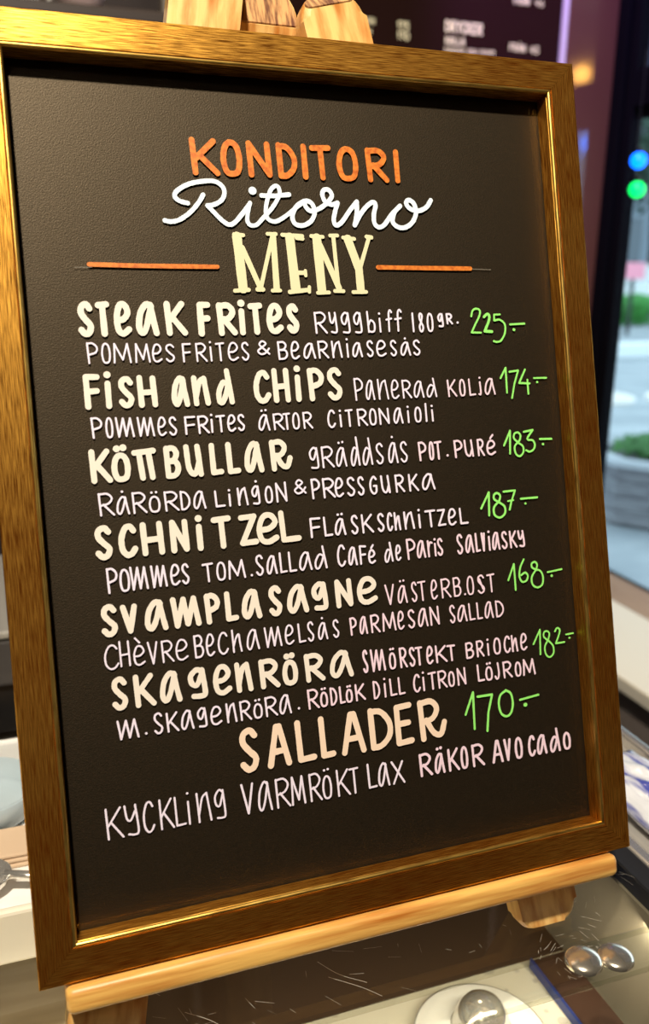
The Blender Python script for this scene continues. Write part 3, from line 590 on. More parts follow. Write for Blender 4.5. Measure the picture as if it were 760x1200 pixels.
rail(WO, 0, (0, -HO / 2, 0))
rail(WO, math.pi, (0, HO / 2, 0))
rail(HO, math.pi / 2, (WO / 2, 0, 0))
rail(HO, -math.pi / 2, (-WO / 2, 0, 0))
link('backing_card', BOX((-WI / 2 - 0.004, -HI / 2 - 0.004, -0.0140), (WI / 2 + 0.004, HI / 2 + 0.004, -0.0110)), M['paper'], menu, world=False)
link('glazing', BOX((-WI / 2 - 0.003, -HI / 2 - 0.003, -0.0108), (WI / 2 + 0.003, HI / 2 + 0.003, -0.0101)), M['pane'], menu, world=False)
INK_NAME = {'or': 'copper', 'wh': 'white', 'cr': 'cream', 'c3': 'butter yellow', 'c2': 'peach', 'pk': 'pale pink', 'p2': 'rose pink', 'gn': 'green', 'pc': 'thin grey pencil'}
PN = {'heading': 'heading_lettering', 'dish_name': 'dish_name_lettering', 'dish_description': 'description_lettering', 'price': 'price_lettering'}
for part, ink, wd, s in LETTERS:
    pen = Pen((0, 0, -0.00995), (1, 0, 0), (0, 1, 0), (0, 0, 1))
    for g in s.split(';'):
        t = g.split()
        v = [float(x) * 1e-4 for x in t[1:]]
        pen.glyph(t[0], v[0:2], v[2:4], v[4:6], v[6:8], wd * 1e-3 * {'dish_description': 0.80, 'dish_name': 0.91}.get(part, 0.96))
    link(PN[part.split('|')[0]], pen.bm, INK[ink], menu, world=False, label=INK_NAME[ink] + ' hand lettering')
for part, ink, s in STROKES:
    pen = Pen((0, 0, -0.00995), (1, 0, 0), (0, 1, 0), (0, 0, 1))
    for g in s.split(';'):
        t = g.split()
        v = [float(x) * 1e-4 for x in t[2:]]
        pen.stroke(list(zip(v[0::2], v[1::2])), float(t[1]) * 1e-3 * (0.86 if part == 'price' else 0.96), t[0])
    nm = PN[part.split('|')[0]] if 'rule' not in part and 'thin' not in part else 'ruled_line'
    link(nm, pen.bm, INK[ink], menu, world=False, label=INK_NAME[ink] + (' hand lettering' if nm != 'ruled_line' else ' line'))

# ---------------------------------------------------------------- easel
easel = empty('easel', 'small pine tabletop easel with rounded leg tops holding the menu board', 'easel', (0, 0, 0))
easel.rotation_euler = BR.to_euler()


def paddle(p0, p1, width, thick, n0, n1, top=0.45, tilt=0.0, chamfer=0.01, name='leg'):
    """rounded wooden leg from p0 (foot) to p1 (top) on the board plane; local z runs along the leg"""
    p0, p1 = Vector((*p0, n0)), Vector((*p1, n1))
    L = (p1 - p0).length
    hw = width / 2
    out = []
    rb, rt = hw * 0.62, hw * top
    z = (p1 - p0).normalized()
    y = (Vector((0, 0, 1)) - z * z.z).normalized()
    x = y.cross(z)
    mm = Matrix((x, y, z)).transposed().to_4x4()
    mm.translation = p0
    for k in range(9):
        a = math.pi * 1.0 + math.pi / 2 * k / 8
        out.append((-hw + rb + rb * math.cos(a), rb + rb * math.sin(a)))
    for k in range(9):
        a = math.pi * 1.5 + math.pi / 2 * k / 8
        out.append((hw - rb + rb * math.cos(a), rb + rb * math.sin(a)))
    for k in range(9):
        a = math.pi / 2 * k / 8
        out.append((hw - rt + rt * math.cos(a), L - rt + rt * math.sin(a)))
    for k in range(9):
        a = math.pi / 2 + math.pi / 2 * k / 8
        out.append((-hw + rt + rt * math.cos(a), L - rt + rt * math.sin(a)))
    bm = bmesh.new()
    f = [bm.verts.new((x, thick / 2, z)) for x, z in out]
    b = [bm.verts.new((x, -thick / 2, z)) for x, z in out]
    ff = bm.faces.new(f)
    fb = bm.faces.new(b[::-1])
    for i in range(len(out)):
        j = (i + 1) % len(out)
        bm.faces.new((f[i], b[i], b[j], f[j]))
    bmesh.ops.bevel(bm, geom=list(set(ff.edges) | set(fb.edges)), offset=0.0045, segments=4, affect='EDGES', profile=0.5)
    # foot trimmed level where it stands on the glass
    inv = (BR.to_4x4() @ mm).inverted()
    res = bmesh.ops.bisect_plane(bm, geom=bm.verts[:] + bm.edges[:] + bm.faces[:], plane_co=inv @ Vector((0, 0, ZC + 0.0002)), plane_no=inv.to_3x3() @ Vector((0, 0, -1)), clear_outer=True)
    bmesh.ops.holes_fill(bm, edges=[e for e in res['geom_cut'] if isinstance(e, bmesh.types.BMEdge)])
    cut = Vector((tilt, 0.80, 0.60)).normalized()
    geom = bm.verts[:] + bm.edges[:] + bm.faces[:]
    res = bmesh.ops.bisect_plane(bm, geom=geom, plane_co=(0, thick / 2, L - chamfer), plane_no=cut, clear_outer=True)
    edges = [e for e in res['geom_cut'] if isinstance(e, bmesh.types.BMEdge)]
    # sawn facet of end grain becomes a piece of its own
    loop = [e.verts[0].co.copy() for e in edges] + [e.verts[1].co.copy() for e in edges]
    bmesh.ops.holes_fill(bm, edges=edges)
    cen = sum(loop, Vector()) / len(loop)
    ax = cut.orthogonal().normalized()
    ay = cut.cross(ax)
    ring = []
    for p in sorted(loop, key=lambda q: math.atan2((q - cen).dot(ay), (q - cen).dot(ax))):
        if not ring or (p - ring[-1]).length > 1e-5: ring.append(p)
    if (ring[0] - ring[-1]).length < 1e-5: ring.pop()
    o = link(name, bm, M['pine_leg'], easel, smooth=False, world=False)
    cap = bmesh.new()
    lo = [cap.verts.new(cen + (p - cen) * 0.97 + cut * 0.00015) for p in ring]
    hi = [cap.verts.new(cen + (p - cen) * 0.94 + cut * 0.0008) for p in ring]
    cap.faces.new(hi)
    for k in range(len(ring)):
        cap.faces.new((lo[k], lo[(k + 1) % len(ring)], hi[(k + 1) % len(ring)], hi[k]))
    link('end_grain', cap, M['end_grain'], o, world=False, label='dark sawn end grain')
    o.matrix_local = mm
    return o


paddle((-0.1362, -0.2715), (-0.0380, 0.2770), 0.0375, 0.016, -0.0258, -0.0258, 0.28, 0.10, 0.018)
paddle((0.1200, -0.2700), (0.0245, 0.2620), 0.0375, 0.016, -0.0258, -0.0258, 0.85, 0.05, 0.009)
paddle((-0.0075, -0.199), (-0.0055, 0.2700), 0.034, 0.018, -0.258, -0.0325, 0.95, 0.0, 0.021)
# ledge that carries the frame
bm = BOX((-0.152, -0.0062, -0.015), (0.152, 0.0062, 0.015), 0.0035, 4)
for v in bm.verts:
    v.co.y += 0.0004 * math.sin(v.co.x * 60) if v.co.y < 0 else 0
link('ledge', bm, M['pine'], easel, smooth=True, world=False, loc=(0.0, -0.2326, -0.0115))

# ---------------------------------------------------------------- glass display case under the easel
case = empty('display_case', 'glass topped bakery display case carrying the menu easel, scratched clear top', 'display case', (-0.4, -0.09, ZF))
link('glass_top', BOX((-1.0, -0.074, ZC - 0.008), (0.190, 0.60, ZC), 0.001, 1), M['glass'], case)
link('edge_strip', BOX((-1.0, -0.097, ZC - 0.010), (0.190, -0.0745, ZC - 0.0005), 0.0015, 2), M['glass_edge'], case, label='pale green glass edge strip')
link('front_pane', BOX((-1.0, -0.0965, ZC - 0.42), (0.190, -0.0925, ZC - 0.0105)), M['glass'], case)
link('end_frame', BOX((0.1905, -0.10, ZC - 0.43), (0.2065, 0.62, ZC), 0.001, 1), M['black'], case, label='black end frame')
link('end_frame', BOX((-1.016, -0.10, ZC - 0.43), (-1.0005, 0.62, ZC), 0.001, 1), M['black'], case, label='black end frame')
link('edge_trim', BOX((0.207, -0.20, ZC - 0.03), (0.2165, 0.62, ZC), 0.002, 2), M['chrome'], case, label='polished steel trim')
link('back_panel', BOX((-1.0, 0.601, ZC - 0.43), (0.190, 0.62, ZC)), M['black'], case)
link('base', BOX((-1.016, -0.10, ZF), (0.2065, 0.62, ZC - 0.431), 0.002, 1), M['white'], case)
liner = mat('patterned_paper', (0.80, 0.75, 0.62), 0.7)
nt = liner.node_tree
tc = nt.nodes.new('ShaderNodeTexCoord')
vo = nt.nodes.new('ShaderNodeTexVoronoi')
vo.inputs['Scale'].default_value = 85
nz = nt.nodes.new('ShaderNodeTexNoise'); nz.inputs['Scale'].default_value = 14
rp = nt.nodes.new('ShaderNodeValToRGB')
rp.color_ramp.elements[0].position = 0.30; rp.color_ramp.elements[0].color = (0.58, 0.55, 0.47, 1)
rp.color_ramp.elements[1].position = 0.36; rp.color_ramp.elements[1].color = (0.80, 0.75, 0.62, 1)
ad = nt.nodes.new('ShaderNodeMath'); ad.operation = 'ADD'
rp2 = nt.nodes.new('ShaderNodeMath'); rp2.operation = 'MULTIPLY_ADD'; rp2.inputs[1].default_value = 2.4; rp2.inputs[2].default_value = -1.15
nt.links.new(tc.outputs['Object'], vo.inputs['Vector']); nt.links.new(tc.outputs['Object'], nz.inputs['Vector'])
nt.links.new(nz.outputs['Fac'], rp2.inputs[0])
nt.links.new(vo.outputs['Distance'], ad.inputs[0]); nt.links.new(rp2.outputs[0], ad.inputs[1])
nt.links.new(ad.outputs[0], rp.inputs['Fac']); nt.links.new(rp.outputs[0], nt.nodes['Principled BSDF'].inputs['Base Color'])
ZS = -0.360
link('shelf', BOX((-0.998, -0.090, ZS - 0.014), (0.189, 0.598, ZS - 0.006)), M['glass_edge'], case)
link('shelf_paper', BOX((-0.990, -0.088, ZS - 0.0055), (0.188, 0.018, ZS - 0.0045)), liner, case, label='cream paper with grey leaf pattern')
link('shelf_board', BOX((-0.990, 0.0185, ZS - 0.0055), (0.188, 0.595, ZS - 0.0040)), mat('shade_brown_board', (0.060, 0.032, 0.014), 0.6), case, label='dark brown board painting in the shade on the shelf')  # dark brown stands in for the menu board's shadow on the shelf
link('end_panel', BOX((0.1880, -0.092, ZC - 0.42), (0.1902, 0.60, ZC - 0.012)), mat('olive_beige_panel', (0.19, 0.165, 0.12), 0.5), case, label='olive beige end panel')
tag(link('lit_shelf_slab', BOX((-0.40, 0.022, ZS - 0.0039), (-0.135, 0.30, ZS + 0.012), 0.003, 2), mat('lit_tan_slab', (0.50, 0.40, 0.27), 0.6, noise=(1.0, (0.38, 0.29, 0.18), (8, 90, 90), 0.35, 0.65))), 'added tan slab for the lit part of the shelf at the lower left', 'shelf slab')  # added slab whose pale tan stands in for the lit shelf beyond the shadow
# steel domes on the front edge; the first stands in for a lamp reflection
for nm, x, y, r, h in (('glint_dome', 0.1185, -0.0870, 0.0105, 0.004), ('glint_dome', 0.1370, -0.0905, 0.0100, 0.0035)):
    prof = [(r, 0), (r, 0.0012)] + [(r * math.cos(a), 0.0012 + h * math.sin(a)) for a in [math.pi / 2 * k / 8 for k in range(1, 8)]] + [(0, 0.0012 + h)]
    link(nm, LATHE(prof, (x, y, ZC - 0.0004), 32), M['satin'], case, smooth=True, label='polished steel glint dome')
# fine scratches in the glass top
pen = Pen((0, 0, ZC + 0.00002), (1, 0, 0), (0, 1, 0), (0, 0, 1))
rs = random.Random(11)
for i in range(45):
    x, y = rs.uniform(-0.12, 0.185), rs.uniform(-0.0735, -0.03)
    a = rs.gauss(-0.9, 0.6); l = rs.uniform(0.002, 0.012)
    pen.stroke([(x, y), (x + l * math.cos(a), min(y + l * math.sin(a), 0.1))], rs.uniform(0.00005, 0.00013))
for i in range(60):  # ring of strokes draws the lamp glint's halo in the scratches
    th = rs.uniform(0, 2 * math.pi); q = 0.013 + abs(rs.gauss(0, 0.010)); x, y = 0.1185 + q * math.cos(th), -0.087 + q * math.sin(th)
    if y < -0.0965 or x > 0.188 : continue
    a = th + math.pi / 2 + rs.gauss(0, 0.35); l = rs.uniform(0.002, 0.007)
    pen.stroke([(x, y), (x + l * math.cos(a), max(-0.0965, y + l * math.sin(a)))], rs.uniform(0.00006, 0.00015))
for a, b, c in (((-0.018, -0.052), (-0.004, -0.064), (0.004, -0.073)), ((-0.02, -0.040), (-0.012, -0.052), (0.000, -0.062)), ((-0.095, -0.05), (-0.085, -0.058), (-0.078, -0.066))):
    pen.stroke([a, b, c], 0.00018, '~')
o = link('scratches', pen.bm, M['scratch'], case, label='fine pale scratches and a drawn glint halo')
o['kind'] = 'stuff'

# ---------------------------------------------------------------- goods inside the case
pl = empty('cake_plate', 'round white plate on the patterned shelf paper under the glass', 'plate', (0.092, -0.034, ZS - 0.0045))
link('plate_dish', LATHE([(0, 0.001), (0.026, 0.001), (0.032, 0.004), (0.041, 0.006), (0.0425, 0.0072), (0.041, 0.0078), (0.031, 0.0056), (0.025, 0.003), (0, 0.003)], (0.092, -0.034, ZS - 0.0045), 48), M['white'], pl, smooth=True)
bw = tag(link('steel_bowl', LATHE([(0, 0.020), (0.006, 0.0195), (0.012, 0.016), (0.0165, 0.009), (0.018, 0.0015), (0.0195, 0.0), (0.0185, 0.0), (0.017, 0.002), (0.0155, 0.0085), (0.011, 0.015), (0, 0.0188)], (0, 0, 0), 36), M['chrome'], smooth=True, loc=(0.0985, -0.022, ZS - 0.0013)), 'small upturned polished steel bowl resting on the white plate', 'bowl')
tr = empty('serving_tray', 'dark brown tray with a blue side edge beside the white plate in the case', 'tray', (0.172, -0.02, ZS - 0.004))
bm = bmesh.new()
box(bm, (0.1575, -0.082, ZS - 0.0043), (0.1840, 0.012, ZS + 0.002), 0.001, 1)
link('tray_base', bm, mat('dark_brown_tray', (0.06, 0.03, 0.02), 0.35), tr)
link('tray_edge', BOX((0.1553, -0.082, ZS - 0.0043), (0.1573, 0.012, ZS + 0.004), 0.0008, 1), mat('blue_edge', (0.02, 0.04, 0.20), 0.4), tr, label='blue edge strip')

# ---------------------------------------------------------------- steel counter to the right
sc = empty('service_counter', 'low grey steel service counter with polished trims right of the display case', 'counter', (0.26, 0.2, ZF))
link('worktop', BOX((0.2175, -0.20, ZC - 0.016), (0.2950, 0.80, ZC - 0.008)), M['brushed'], sc)
link('counter_body', BOX((0.2175, -0.20, ZF), (0.3000, 0.80, ZC - 0.0165)), mat('grey_counter_body', (0.20, 0.18, 0.16), 0.4), sc)
link('edge_trim', BOX((0.2953, -0.20, ZC - 0.016), (0.3040, 0.80, ZC + 0.001), 0.002, 2), M['chrome'], sc, label='polished steel trim')
# crumpled packet with blue streaks
pk = mat('streaked_wrap', (0.80, 0.82, 0.88), 0.18, 0, 0.6, noise=(1.0, (0.07, 0.09, 0.42), (120, 14, 30), 0.40, 0.52), bump=(1.0, (60, 16, 30), 1.0, 0.004))
bm = bmesh.new()
nu, nv = 26, 40
g = [[None] * nv for _ in range(nu)]
for sgn in (1, -1):
    for i in range(nu):
        for j in range(nv):
            u, v = i / (nu - 1) * 2 - 1, j / (nv - 1) * 2 - 1
            h = 0.011 * max(0, (1 - u ** 4) * (1 - v ** 6)) * (1 + 0.35 * math.sin(9 * v + 3 * u) * math.cos(4 * u + v * 3))
            z = 0.0115 + (h if sgn > 0 else -min(h, 0.0112))
            g[i][j] = bm.verts.new((0.028 * u, 0.085 * v, z)) if not (sgn < 0 and (i in (0, nu - 1) or j in (0, nv - 1))) else g[i][j]
    for i in range(nu - 1):
        for j in range(nv - 1):
            try: bm.faces.new((g[i][j], g[i + 1][j], g[i + 1][j + 1], g[i][j + 1]))
            except ValueError: pass
tag(link('wrapped_packet', bm, pk, smooth=True, loc=(0.256, -0.002, ZC - 0.0078)), 'shiny white packet with blue streaks lying on the steel counter', 'packet')

# ---------------------------------------------------------------- window bench
wb = empty('window_counter', 'pale cream counter running along the window', 'counter', (0.87, 0.4, ZF))
link('counter_top', BOX((0.765, -0.6, -0.575), (0.973, 1.28, -0.550), 0.003, 2), M['cream'], wb)
link('front_panel', BOX((0.80, -0.58, ZF + 0.10), (0.82, 1.27, -0.5755)), mat('grey_front_panel', (0.22, 0.18, 0.16), 0.5), wb)
link('plinth', BOX((0.84, -0.58, ZF), (0.97, 1.27, ZF + 0.0995)), M['black'], wb)
link('counter_carcass', BOX((0.8205, -0.58, ZF + 0.10), (0.97, 1.27, -0.5755)), mat('brown_carcass', (0.12, 0.08, 0.06), 0.5), wb)

# ---------------------------------------------------------------- white tray and things behind the board on the left
wt = empty('enamel_tray', 'white rectangular tray with raised rim at the left edge, behind the board', 'tray', (-0.3, 0.1, ZC))
link('tray_base', BOX((-0.52, 0.018, ZC), (-0.07, 0.194, ZC + 0.004)), M['white'], wt)
link('front_rim', BOX((-0.525, 0.012, ZC), (-0.065, 0.0178, ZC + 0.033), 0.002, 2), mat('cream_rim', (0.80, 0.74, 0.60), 0.35), wt)
link('back_rim', BOX((-0.525, 0.1942, ZC), (-0.065, 0.2000, ZC + 0.033), 0.002, 2), M['white'], wt)
for x in (-0.525, -0.0698):
    link('end_rim', BOX((x, 0.0180, ZC), (x + 0.0048, 0.1940, ZC + 0.033), 0.002, 2), M['white'], wt)
# spoon
sp = empty('serving_spoon', 'steel serving spoon lying in the white tray', 'spoon', (-0.19, 0.055, ZC + 0.004))
bm = bmesh.new()
lathe(bm, [(0, -0.004), (0.55, -0.003), (0.9, 0.0), (1.0, 0.004), (0.97, 0.0042), (0.85, 0.0015), (0.5, -0.0012), (0, -0.002)], (0, 0, 0), 28)
for v in bm.verts:
    v.co = Vector((v.co.x * 0.026, v.co.y * 0.018, v.co.z * 1.6))
link('bowl', bm, M['chrome'], sp, smooth=True, loc=(-0.200, 0.070, ZC + 0.0112))
bm = bmesh.new()
tube(bm, [(-0.178, 0.068, ZC + 0.016), (-0.165, 0.064, ZC + 0.0150), (-0.14, 0.056, ZC + 0.0095), (-0.085, 0.040, ZC + 0.0072)], 0.0030, 10)
link('handle', bm, M['chrome'], sp, smooth=True)
# folded napkin + glass dish in the tray
nb = bmesh.new()
for k in range(3):
    box(nb, (-0.30, 0.088 + 0.001 * k, ZC + 0.0042 + 0.003 * k), (-0.10 - 0.003 * k, 0.120, ZC + 0.0068 + 0.003 * k), 0.001, 2)
tag(link('folded_napkin', nb, mat('tan_napkin', (0.62, 0.45, 0.30), 0.8)), 'tan folded napkin in the white tray behind the spoon', 'napkin')
gd = empty('glass_dish', 'low bluish glass dish at the back of the white tray', 'dish', (-0.19, 0.158, ZC + 0.004))
link('dish_body', LATHE([(0, 0), (0.030, 0), (0.034, 0.004), (0.036, 0.020), (0.0345, 0.021), (0.032, 0.006), (0.028, 0.003), (0, 0.003)], (-0.19, 0.156, ZC + 0.0042), 40), mat('frosted_blue_glass', (0.42, 0.50, 0.54), 0.15), gd, smooth=True)
link('dish_foot', LATHE([(0, -0.0001), (0.018, -0.0001), (0.018, 0.0002), (0, 0.0002)], (-0.19, 0.156, ZC + 0.0041), 24), M['white'], gd)
# appliance behind
ap = empty('bain_marie', 'dark grey box with a steel rim behind the white tray, far left', 'container', (-0.3, 0.45, ZC))
link('box_body', BOX((-0.60, 0.3505, ZC), (-0.13, 0.56, ZC + 0.046), 0.004, 2), mat('dark_grey_plastic', (0.06, 0.052, 0.048), 0.5), ap)
link('steel_rim', BOX((-0.605, 0.348, ZC + 0.0465), (-0.125, 0.565, ZC + 0.054), 0.002, 2), M['brushed'], ap, label='brushed steel rim')

# ---------------------------------------------------------------- menu sign on the back wall
sg = empty('wall_sign', 'dark brown wall menu with small cream lettering, out of focus behind the easel', 'sign', (0.6, YB - 0.03, 0.7))
SX0, SX1, SZ0, SZ1 = 0.1805, 1.0062, 0.35, 1.2
link('sign_panel', BOX((SX0, YB - 0.030, SZ0), (SX1 - 0.0385, YB - 0.001, SZ1), 0.002, 1), mat('dark_brown_sign', (0.022, 0.006, 0.004), 0.8, spec=0.1), sg)
link('side_trim', BOX((SX1 - 0.038, YB - 0.036, SZ0), (SX1, YB - 0.001, SZ1), 0.002, 1), mat('pale_metal_trim', (0.75, 0.70, 0.76), 0.4, 0.0), sg, label='pale metal side trim')
link('side_post', BOX((SX0 - 0.020, YB - 0.036, SZ0), (SX0 - 0.0005, YB - 0.001, SZ1), 0.002, 1), mat('grey_beige_post', (0.30, 0.25, 0.20), 0.5), sg, label='grey beige side post')
glow = mat('glowing_cream_print', (0.80, 0.70, 0.45), 0.5, emit=((1.0, 0.82, 0.48), 0.42))  # print given emission of its own so it reads as lit
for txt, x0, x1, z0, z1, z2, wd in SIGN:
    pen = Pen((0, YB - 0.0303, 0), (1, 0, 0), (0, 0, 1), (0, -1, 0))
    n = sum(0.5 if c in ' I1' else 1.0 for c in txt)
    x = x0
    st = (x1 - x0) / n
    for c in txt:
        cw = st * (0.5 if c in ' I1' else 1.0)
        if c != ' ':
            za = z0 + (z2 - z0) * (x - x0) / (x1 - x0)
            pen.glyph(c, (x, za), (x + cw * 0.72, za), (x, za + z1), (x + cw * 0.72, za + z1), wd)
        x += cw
    link('sign_lettering', pen.bm, glow, sg, label='small cream lettering with added glow')

# ---------------------------------------------------------------- shelf with crockery, far left behind the board
sh = empty('crockery_shelf', 'dark wall shelf at the upper left behind the board', 'shelf', (-0.2, YB - 0.1, 0.46))
link('shelf_board', BOX((-0.70, YB - 0.16, 0.462), (0.20, YB - 0.001, 0.480), 0.002, 1), mat('dark_shelf_board', (0.05, 0.03, 0.022), 0.5), sh)
for x in (-0.62, 0.12):
    link('bracket', BOX((x, YB - 0.14, 0.392), (x + 0.012, YB - 0.002, 0.4615)), M['black'], sh)
def bowl(name, x, y, z, r, h, m, label):
    o = link(name, LATHE([(0, 0), (r * 0.45, 0), (r * 0.5, h * 0.06), (r * 0.85, h * 0.5), (r, h), (r * 0.96, h), (r * 0.8, h * 0.52), (r * 0.42, h * 0.14), (0, h * 0.12)], (0, 0, 0), 32), m, smooth=True, loc=(x, y, z))
    return tag(o, label, 'bowl')
bowl('pottery_bowl', 0.018, YB - 0.085, 0.4802, 0.042, 0.040, mat('pinkish_glaze', (0.60, 0.44, 0.42), 0.3), 'pinkish grey bowl on the dark shelf above the board, right of the white cup')
cp = empty('white_cup', 'white cup on the dark shelf at the top left corner', 'cup', (-0.070, YB - 0.085, 0.480))
link('cup_body', LATHE([(0, 0), (0.018, 0), (0.022, 0.004), (0.028, 0.05), (0.0265, 0.05), (0.020, 0.006), (0, 0.005)], (-0.070, YB - 0.085, 0.4802), 28), M['white'], cp, smooth=True)
bm = bmesh.new()
tube(bm, [(-0.0432, YB - 0.085, 0.520), (-0.031, YB - 0.085, 0.522), (-0.025, YB - 0.085, 0.508), (-0.033, YB - 0.085, 0.495), (-0.0455, YB - 0.085, 0.493)], 0.003, 8)
link('cup_handle', bm, M['white'], cp, smooth=True)

# ---------------------------------------------------------------- coloured bulbs hanging in the window
def bulb(z, col, strength, label, y):
    t = empty('light_bulb', label, 'light bulb', (XW - 0.035, y, z), 'coloured bulbs in the window')
    link('bulb_globe', LATHE([(0.016 * math.sin(math.pi * k / 12), -0.016 * math.cos(math.pi * k / 12)) for k in range(13)], (XW - 0.035, y, z), 24), mat('bulb_' + label.split()[1], col, 0.3, emit=(col, strength)), t, smooth=True)
    link('bulb_cap', LATHE([(0, 0.012), (0.006, 0.012), (0.006, 0.024), (0, 0.024)], (XW - 0.035, y, z), 16), M['black'], t)
bulb(0.2985, (0.0, 0.12, 1.0), 4.5, 'glowing blue round bulb hanging in the window, above the green one', 1.1500)
bulb(0.2442, (0.0, 0.80, 0.12), 2.2, 'glowing green round bulb hanging in the window, below the blue one', 1.1459)
bm = bmesh.new()
tube(bm, [(XW - 0.035, 1.1500 + 0.009, 0.50), (XW - 0.035, 1.1500 + 0.009, 0.30), (XW - 0.035, 1.1459 + 0.009, 0.2442 + 0.02)], 0.0012, 6)
tag(link('bulb_cable', bm, M['black']), 'thin black cable carrying the coloured bulbs in the window', 'cable')

# ---------------------------------------------------------------- street outside
asph = mat('pale_paving', (0.36, 0.40, 0.43), 0.8, noise=(2.2, (0.26, 0.30, 0.33), (1, 1, 1), 0.35, 0.65))
struct('trim_3', BOX((XW + 0.1, -6, ZF - 0.08), (40, 40, ZF - 0.01)), asph).name = 'pavement'
# weathered octagonal planter
px, py = (3.523, 3.778)
plt = empty('planter', 'weathered grey octagonal wooden planter on the pavement outside', 'planter', (px, py, ZF))
wd_ = mat('weathered_wood', (0.26, 0.27, 0.29), 0.8, noise=(1.0, (0.12, 0.12, 0.14), (6, 6, 60), 0.35, 0.65))
def octa(r, rot=0.25): return [(px + r * math.cos(rot + k * math.pi / 4), py + r * math.sin(rot + k * math.pi / 4)) for k in range(8)]
bm = bmesh.new()
for k in range(4):
    prism(bm, octa(0.42 + 0.004 * (k % 2)), ZF + 0.005 + 0.085 * k, ZF + 0.005 + 0.085 * k + 0.080)
link('planter_boards', bm, wd_, plt)
bm = bmesh.new()
lo, li = octa(0.46), octa(0.36)
vo_ = [[bm.verts.new((x, y, ZF + 0.345 + dz)) for x, y in ring] for ring in (lo, li) for dz in (0, 0.035)]
for i in range(8):
    j = (i + 1) % 8
    for a, b in ((0, 1), (1, 3), (3, 2), (2, 0)):
        bm.faces.new((vo_[a][i], vo_[a][j], vo_[b][j], vo_[b][i]))
link('planter_rim', bm, mat('pale_weathered_rim', (0.42, 0.46, 0.50), 0.8), plt)
def leaves(name, c, rad, n, m, seed, size=0.05, parent=None):
    r = random.Random(seed)
    bm = bmesh.new()
    for _ in range(n):
        d = Vector((r.gauss(0, 1), r.gauss(0, 1), r.gauss(0, 1))).normalized() * (r.random() ** 0.45)
        p = Vector(c) + Vector((d.x * rad[0], d.y * rad[1], d.z * rad[2]))
        a = Vector((r.gauss(0, 1), r.gauss(0, 1), r.gauss(0, 1))).normalized()
        b = a.orthogonal().normalized()
        s = size * r.uniform(0.6, 1.4)
        bm.faces.new([bm.verts.new(p + q) for q in (a * s, b * s * 0.45, -a * s, -b * s * 0.45)])
    return link(name, bm, m, parent)
green = mat('leaf_green', (0.06, 0.20, 0.05), 0.6)
dgreen = mat('dark_leaf_green', (0.035, 0.10, 0.06), 0.6)
shrub = empty('potted_shrub', 'green leafy plants growing in the octagonal planter', 'plant', (px, py, ZF + 0.36))
leaves('foliage', (px, py, ZF + 0.41), (0.30, 0.30, 0.05), 900, green, 3, 0.035, shrub)
for k in range(5):
    a = k * 1.26
    bm = bmesh.new()
    tube(bm, [(px + 0.2 * math.cos(a), py + 0.2 * math.sin(a), ZF + 0.36), (px + 0.23 * math.cos(a), py + 0.23 * math.sin(a), ZF + 0.46)], 0.006, 6)
    link('stem', bm, dgreen, shrub)
# cafe tables
def cafe_table(x, y, h, r, label):
    t = empty('cafe_table', label, 'table', (x, y, ZF), 'white cafe tables outside')
    link('tabletop', LATHE([(0, h - 0.03), (r, h - 0.03), (r + 0.006, h - 0.015), (r, h), (0, h)], (x, y, ZF), 32), M['white'], t)
    link('pedestal', LATHE([(0, 0.03), (0.03, 0.03), (0.03, h - 0.0305), (0, h - 0.0305)], (x, y, ZF), 16), mat('tan_post', (0.30, 0.24, 0.18), 0.6), t)
    link('foot', LATHE([(0, -0.008), (r * 0.7, -0.008), (r * 0.65, 0.02), (0.04, 0.0295), (0, 0.0295)], (x, y, ZF), 24), M['black'], t)
cafe_table(*(3.477, 4.453), 0.62, 0.26, 'white round cafe table outside, just left behind the planter')
cafe_table(*(4.058, 4.243), 0.62, 0.26, 'white round cafe table outside at the right edge, behind the planter')
# low white kerb wall and far street
tag(link('kerb_wall', BOX((3.0, 11.2, ZF - 0.01), (18, 11.5, ZF + 0.22), 0.02, 2), mat('white_concrete', (0.75, 0.80, 0.82), 0.7)), 'low white concrete wall along the far side of the terrace', 'wall')
for k, (x, y, s) in enumerate(((8.6, 17.5, 1.0), (13.3, 21.5, 1.1), (18.2, 22, 1.1))):
    t = empty('street_tree', ('dark green street tree seen past the window frame', 'taller dark green street tree behind the first one', 'dark green street tree farthest right')[k], 'tree', (x, y, ZF - 0.01))
    bm = bmesh.new()
    tube(bm, [(x, y, ZF - 0.01), (x + 0.05, y, ZF + 1.6 * s), (x - 0.05, y + 0.1, ZF + 3.4 * s)], 0.16 * s, 10)
    link('trunk', bm, mat('dark_bark', (0.05, 0.045, 0.04), 0.9), t)
    leaves('foliage', (x, y, ZF + 4.4 * s), (2.0 * s, 2.0 * s, 1.9 * s), 2600, dgreen, 20 + k, 0.17, t)
hd = empty('hedge', 'small clipped green hedge across the street', 'hedge', (*(13.988, 17.323), ZF))
hx, hy = (13.988, 17.323)
leaves('hedge_leaves', (hx, hy, ZF + 0.36), (0.9, 0.5, 0.36), 1400, mat('bright_hedge', (0.06, 0.34, 0.06), 0.6), 31, 0.07, hd)
bx, by = (12.036, 14.959)
st = empty('street_sign', 'pink board on a post across the street', 'sign', (bx, by, ZF))
bm = BOX((bx - 0.24, by - 0.02, ZF + 1.10), (bx + 0.24, by + 0.02, ZF + 1.42), 0.01, 2)
link('sign_board', bm, mat('pink_board', (0.85, 0.32, 0.42), 0.5), st)
link('post', BOX((bx - 0.03, by + 0.0205, ZF - 0.01), (bx + 0.03, by + 0.08, ZF + 1.45)), M['black'], st)
